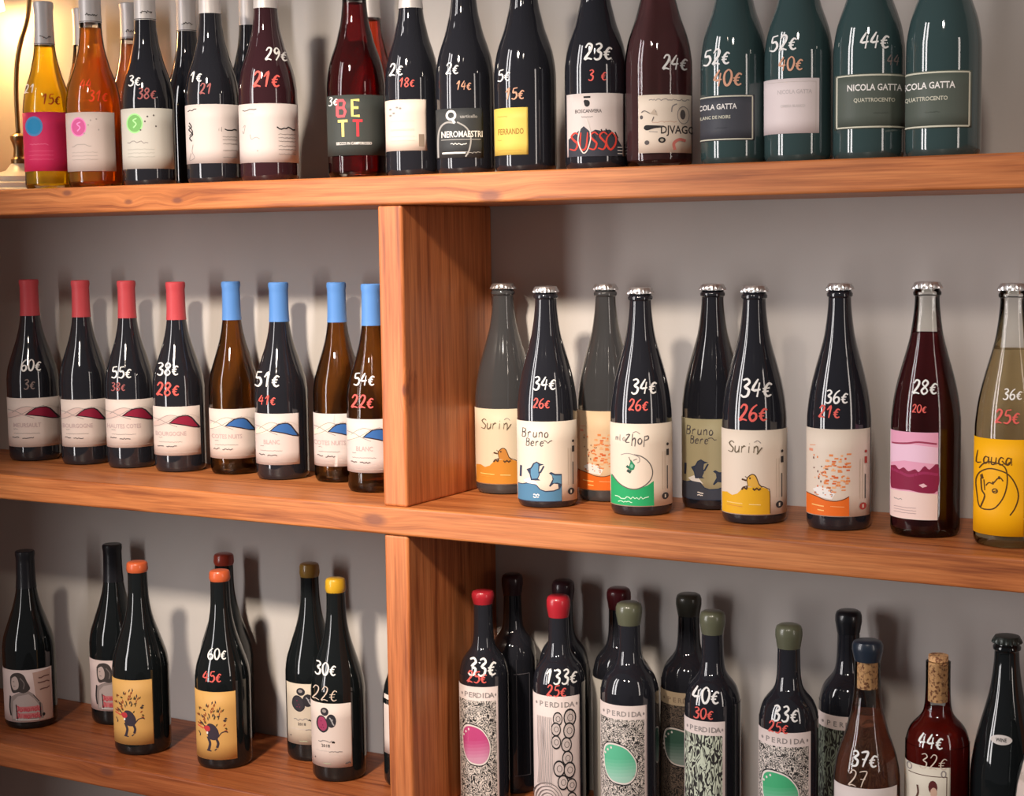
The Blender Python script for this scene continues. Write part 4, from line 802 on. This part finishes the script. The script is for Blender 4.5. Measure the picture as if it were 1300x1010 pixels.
bottle('L8', 'burgundy', AMBERG, 'blue-capped bottle half hidden by the pine upright, blue hill label', G2, ('capsule', BLUE_CAP), P_W, hb('BLANC'), AMW, .86)

# ---------------------------------------------------------------- middle shelf, second bay: crown caps
G3 = 'crown-capped bottles on the middle shelf'
CC = ('cap', CHROME)
bottle('R1', 'crowncap', OLIVE, 'crown-capped bottle behind, label with orange-brown bird, nearest the upright', G3, CC, paper(222, 206, 180), art_bird((206, 138, 52), (196, 132, 60)))
bottle('R2', 'crowncap', DARK, 'crown-capped bottle with blue penguins on a blue sea label', G3, CC, P_CREAM, art_penguin((78, 124, 158), (92, 138, 170)))
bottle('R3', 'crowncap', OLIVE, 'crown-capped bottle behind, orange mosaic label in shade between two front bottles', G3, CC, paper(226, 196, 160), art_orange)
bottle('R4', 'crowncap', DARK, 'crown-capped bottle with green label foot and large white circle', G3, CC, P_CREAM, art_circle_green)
bottle('R5', 'crowncap', DARK, 'crown-capped bottle behind, dim label with slate penguins', G3, CC, P_DULL, art_penguin((72, 76, 88), (66, 70, 84)))
bottle('R6', 'crowncap', DARK, 'front crown-capped bottle with golden yellow bird label, priced 34 over 26', G3, CC, P_CREAM, art_bird((226, 172, 38), (222, 172, 70)))
bottle('R7', 'crowncap', DARK, 'front crown-capped bottle with orange mosaic label beside the pink cloud label', G3, CC, P_CREAM, art_orange)
bottle('R8', 'crowncap', CW, 'crown-capped clear bottle of dark red wine with pink cloud label', G3, CC, paper(238, 206, 214), art_pinkcloud, wine_mat('garnet_wine', (.33, .085, .10)), .80)
bottle('R9', 'crowncap', CW, 'crown-capped clear bottle of pale wine with yellow line-drawn face label', G3, CC, P_YEL, art_face, wine_mat('straw_wine', (.90, .78, .55)), .75)

# ---------------------------------------------------------------- lower shelf, first bay
G4 = 'bottles in the lower bay by the dark wall'
bottle('B1', 'burgundy', BLACK, 'black-capped bottle with grey portrait label, alone at the far end', G4, ('capsule', BLACK_CAP, .79), P_PORT, art_portrait)
bottle('B2', 'burgundy', BLACK, 'black-capped portrait-label bottle standing behind an orange-waxed one', G4, ('capsule', BLACK_CAP, .79), P_PORT, art_portrait)
bottle('B3', 'burgundy', BLACK, 'orange-waxed bottle with ochre tree label and no price', G4, ('dip', WAX['orange'], .945), P_TREE, art_tree)
bottle('B4', 'burgundy', BLACK, 'orange-waxed bottle with ochre tree label, priced 60 over 45', G4, ('dip', WAX['orange'], .945), P_TREE, art_tree)
bottle('B5', 'burgundy', BLACK, 'rust-waxed bottle directly behind the priced ochre tree label', G4, ('dip', WAX['rust'], .94), None)
bottle('B6', 'burgundy', BLACK, 'mustard-waxed bottle in the rear with dark berry label', G4, ('dip', WAX['mustard'], .93), paper(206, 192, 174), lambda A: art_berries(A, ink(56, 52, 58)))
bottle('B7', 'burgundy', BLACK, 'yellow-waxed bottle in front with pink and black berry label', G4, ('dip', WAX['yellow'], .93), P_BERRY, art_berries)
bottle('B8', 'burgundy', BLACK, 'bottle almost wholly hidden behind the lower pine upright', G4, ('dip', WAX['mustard'], .93), P_BERRY, None)

# ---------------------------------------------------------------- lower shelf, second bay
G5 = 'bottles in the lower bay right of the upright'
PM = perdida_mat('engraved_maze_print'); PMV = perdida_mat('engraved_bark_print', True, green=True); PMD = perdida_mat('shaded_maze_print', False, (120, 104, 92)); PMVD = perdida_mat('shaded_bark_print', True, (140, 150, 134))  # last two: same engravings with back-row shade put into their colours
P_P = paper(220, 204, 200)
bottle('D1', 'bordeaux', DARK, 'red-waxed bottle with maze label and pink oval, nearest the upright', G5, ('wax', WAX['red'], .94), P_P, art_perdida('blob', (196, 74, 128)), heading=PM)
def back_outline(root, prof, R, H, lo):
    d = Decal(prof, .0005); g = ink(96, 92, 98)
    d.layer += 1
    x0, x1, z0, z1 = .0, .024, .03, H*.56
    d.ribbon([(x0, z1), (x1, z1)], .0012, g, False, 0); d.ribbon([(x1, z1), (x1, z0)], .0012, g, False, 0); d.ribbon([(x0, z0), (x1, z0)], .0012, g, False, 0)
    link('label_outline', d.mesh('label_outline'), root)
bottle('D1b', 'bordeaux', DARK, 'plum-waxed dark bottle with bare thin label outline, back row by the upright', G5, ('wax', WAX['plum']), None, None, extra=back_outline)
bottle('D2', 'bordeaux', DARK, 'red-waxed bottle with grape engraving label, priced 33 over 25', G5, ('wax', WAX['red']), P_P, art_perdida('grapes'))
bottle('D2b', 'bordeaux', DARK, 'plum-waxed bottle directly behind the grape engraving label', G5, ('wax', WAX['plum']), None)
bottle('D3', 'bordeaux', DARK, 'olive-waxed bottle with mint green oval label and no price', G5, ('wax', WAX['olive']), P_P, art_perdida('blob', (96, 190, 150)), heading=PM)
bottle('D3b', 'bordeaux', DARK, 'dark-red-waxed bottle behind the unpriced olive wax bottle', G5, ('wax', WAX['darkred']), paper(190, 184, 176), None)
bottle('D4', 'bordeaux', DARK, 'olive-waxed bottle with bark-pattern label, priced 40 over 30', G5, ('wax', WAX['olive']), P_P, art_perdida('none'), heading=PMV)
bottle('D4b', 'bordeaux', DARK, 'dark-olive-waxed bottle in shade behind, dim green oval label', G5, ('wax', WAX['darkolive']), paper(170, 150, 124), art_perdida('blob', (64, 98, 84), True), heading=PMD)  # paper, oval and maze colours darkened to carry the back-row shade
bottle('D5', 'bordeaux', DARK, 'olive-waxed bottle standing foremost with green oval just showing, red price 25', G5, ('wax', WAX['olive']), P_P, art_perdida('blob', (72, 176, 122)), heading=PM)
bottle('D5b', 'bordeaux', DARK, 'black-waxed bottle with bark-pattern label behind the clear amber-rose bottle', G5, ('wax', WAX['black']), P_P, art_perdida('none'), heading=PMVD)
bottle('D6', 'sparkling', CW, 'clear amber-rose wine bottle with navy wax over a visible cork', G5, ('wax', WAX['navy'], .915), P_W, None, wine_mat('amber_rose_wine', (.88, .56, .42), .12), .70, cork=(.80, .93))
def art_lady(A):
    k = ink(90, 60, 50); A.circ(.62, .22, .10, .075, ink(92, 40, 40), 12); A.circ(.64, .28, .075, .06, ink(206, 170, 150), 12); A.line([(.3, .38), (.45, .36), (.6, .36), (.75, .42)], .04, ink(190, 150, 130))
    A.line([(.28, .22), (.3, .30), (.26, .36)], .02, k); A.ring(.1, .04, .05, .035, .012, GREY, 12); A.ring(.85, .07, .05, .035, .012, GREY, 12); A.line([(.08, .1), (.92, .1)], .008, k, 0); A.line([(.92, .1), (.92, .98)], .008, k, 0)
    A.poly([(.4, .40), (.78, .42), (.85, .7), (.35, .7)], ink(170, 80, 80))
bottle('D7', 'bordeaux', CW, 'clear bordeaux-shaped bottle of red wine closed by a bare cork', G5, None, paper(214, 206, 190), art_lady, wine_mat('cherry_wine', (.60, .085, .065)), .765, cork=(.80, 1.0))
bottle('D8', 'crowncap', BLACK, 'black-green crown-capped bottle with tiny white oval sticker on its shoulder', G5, ('cap', DARKCROWN), None, None,
       extra=lambda root, prof, R, H, lo: oval(root, prof))
bottle('D9', 'sparkling', CW, 'clear bottle cut by the frame edge beside the black-green crown-capped one', G5, ('foil', SILVER, .80), P_PINKW, None, wine_mat('pale_wine', (.6, .62, .6)), .7)
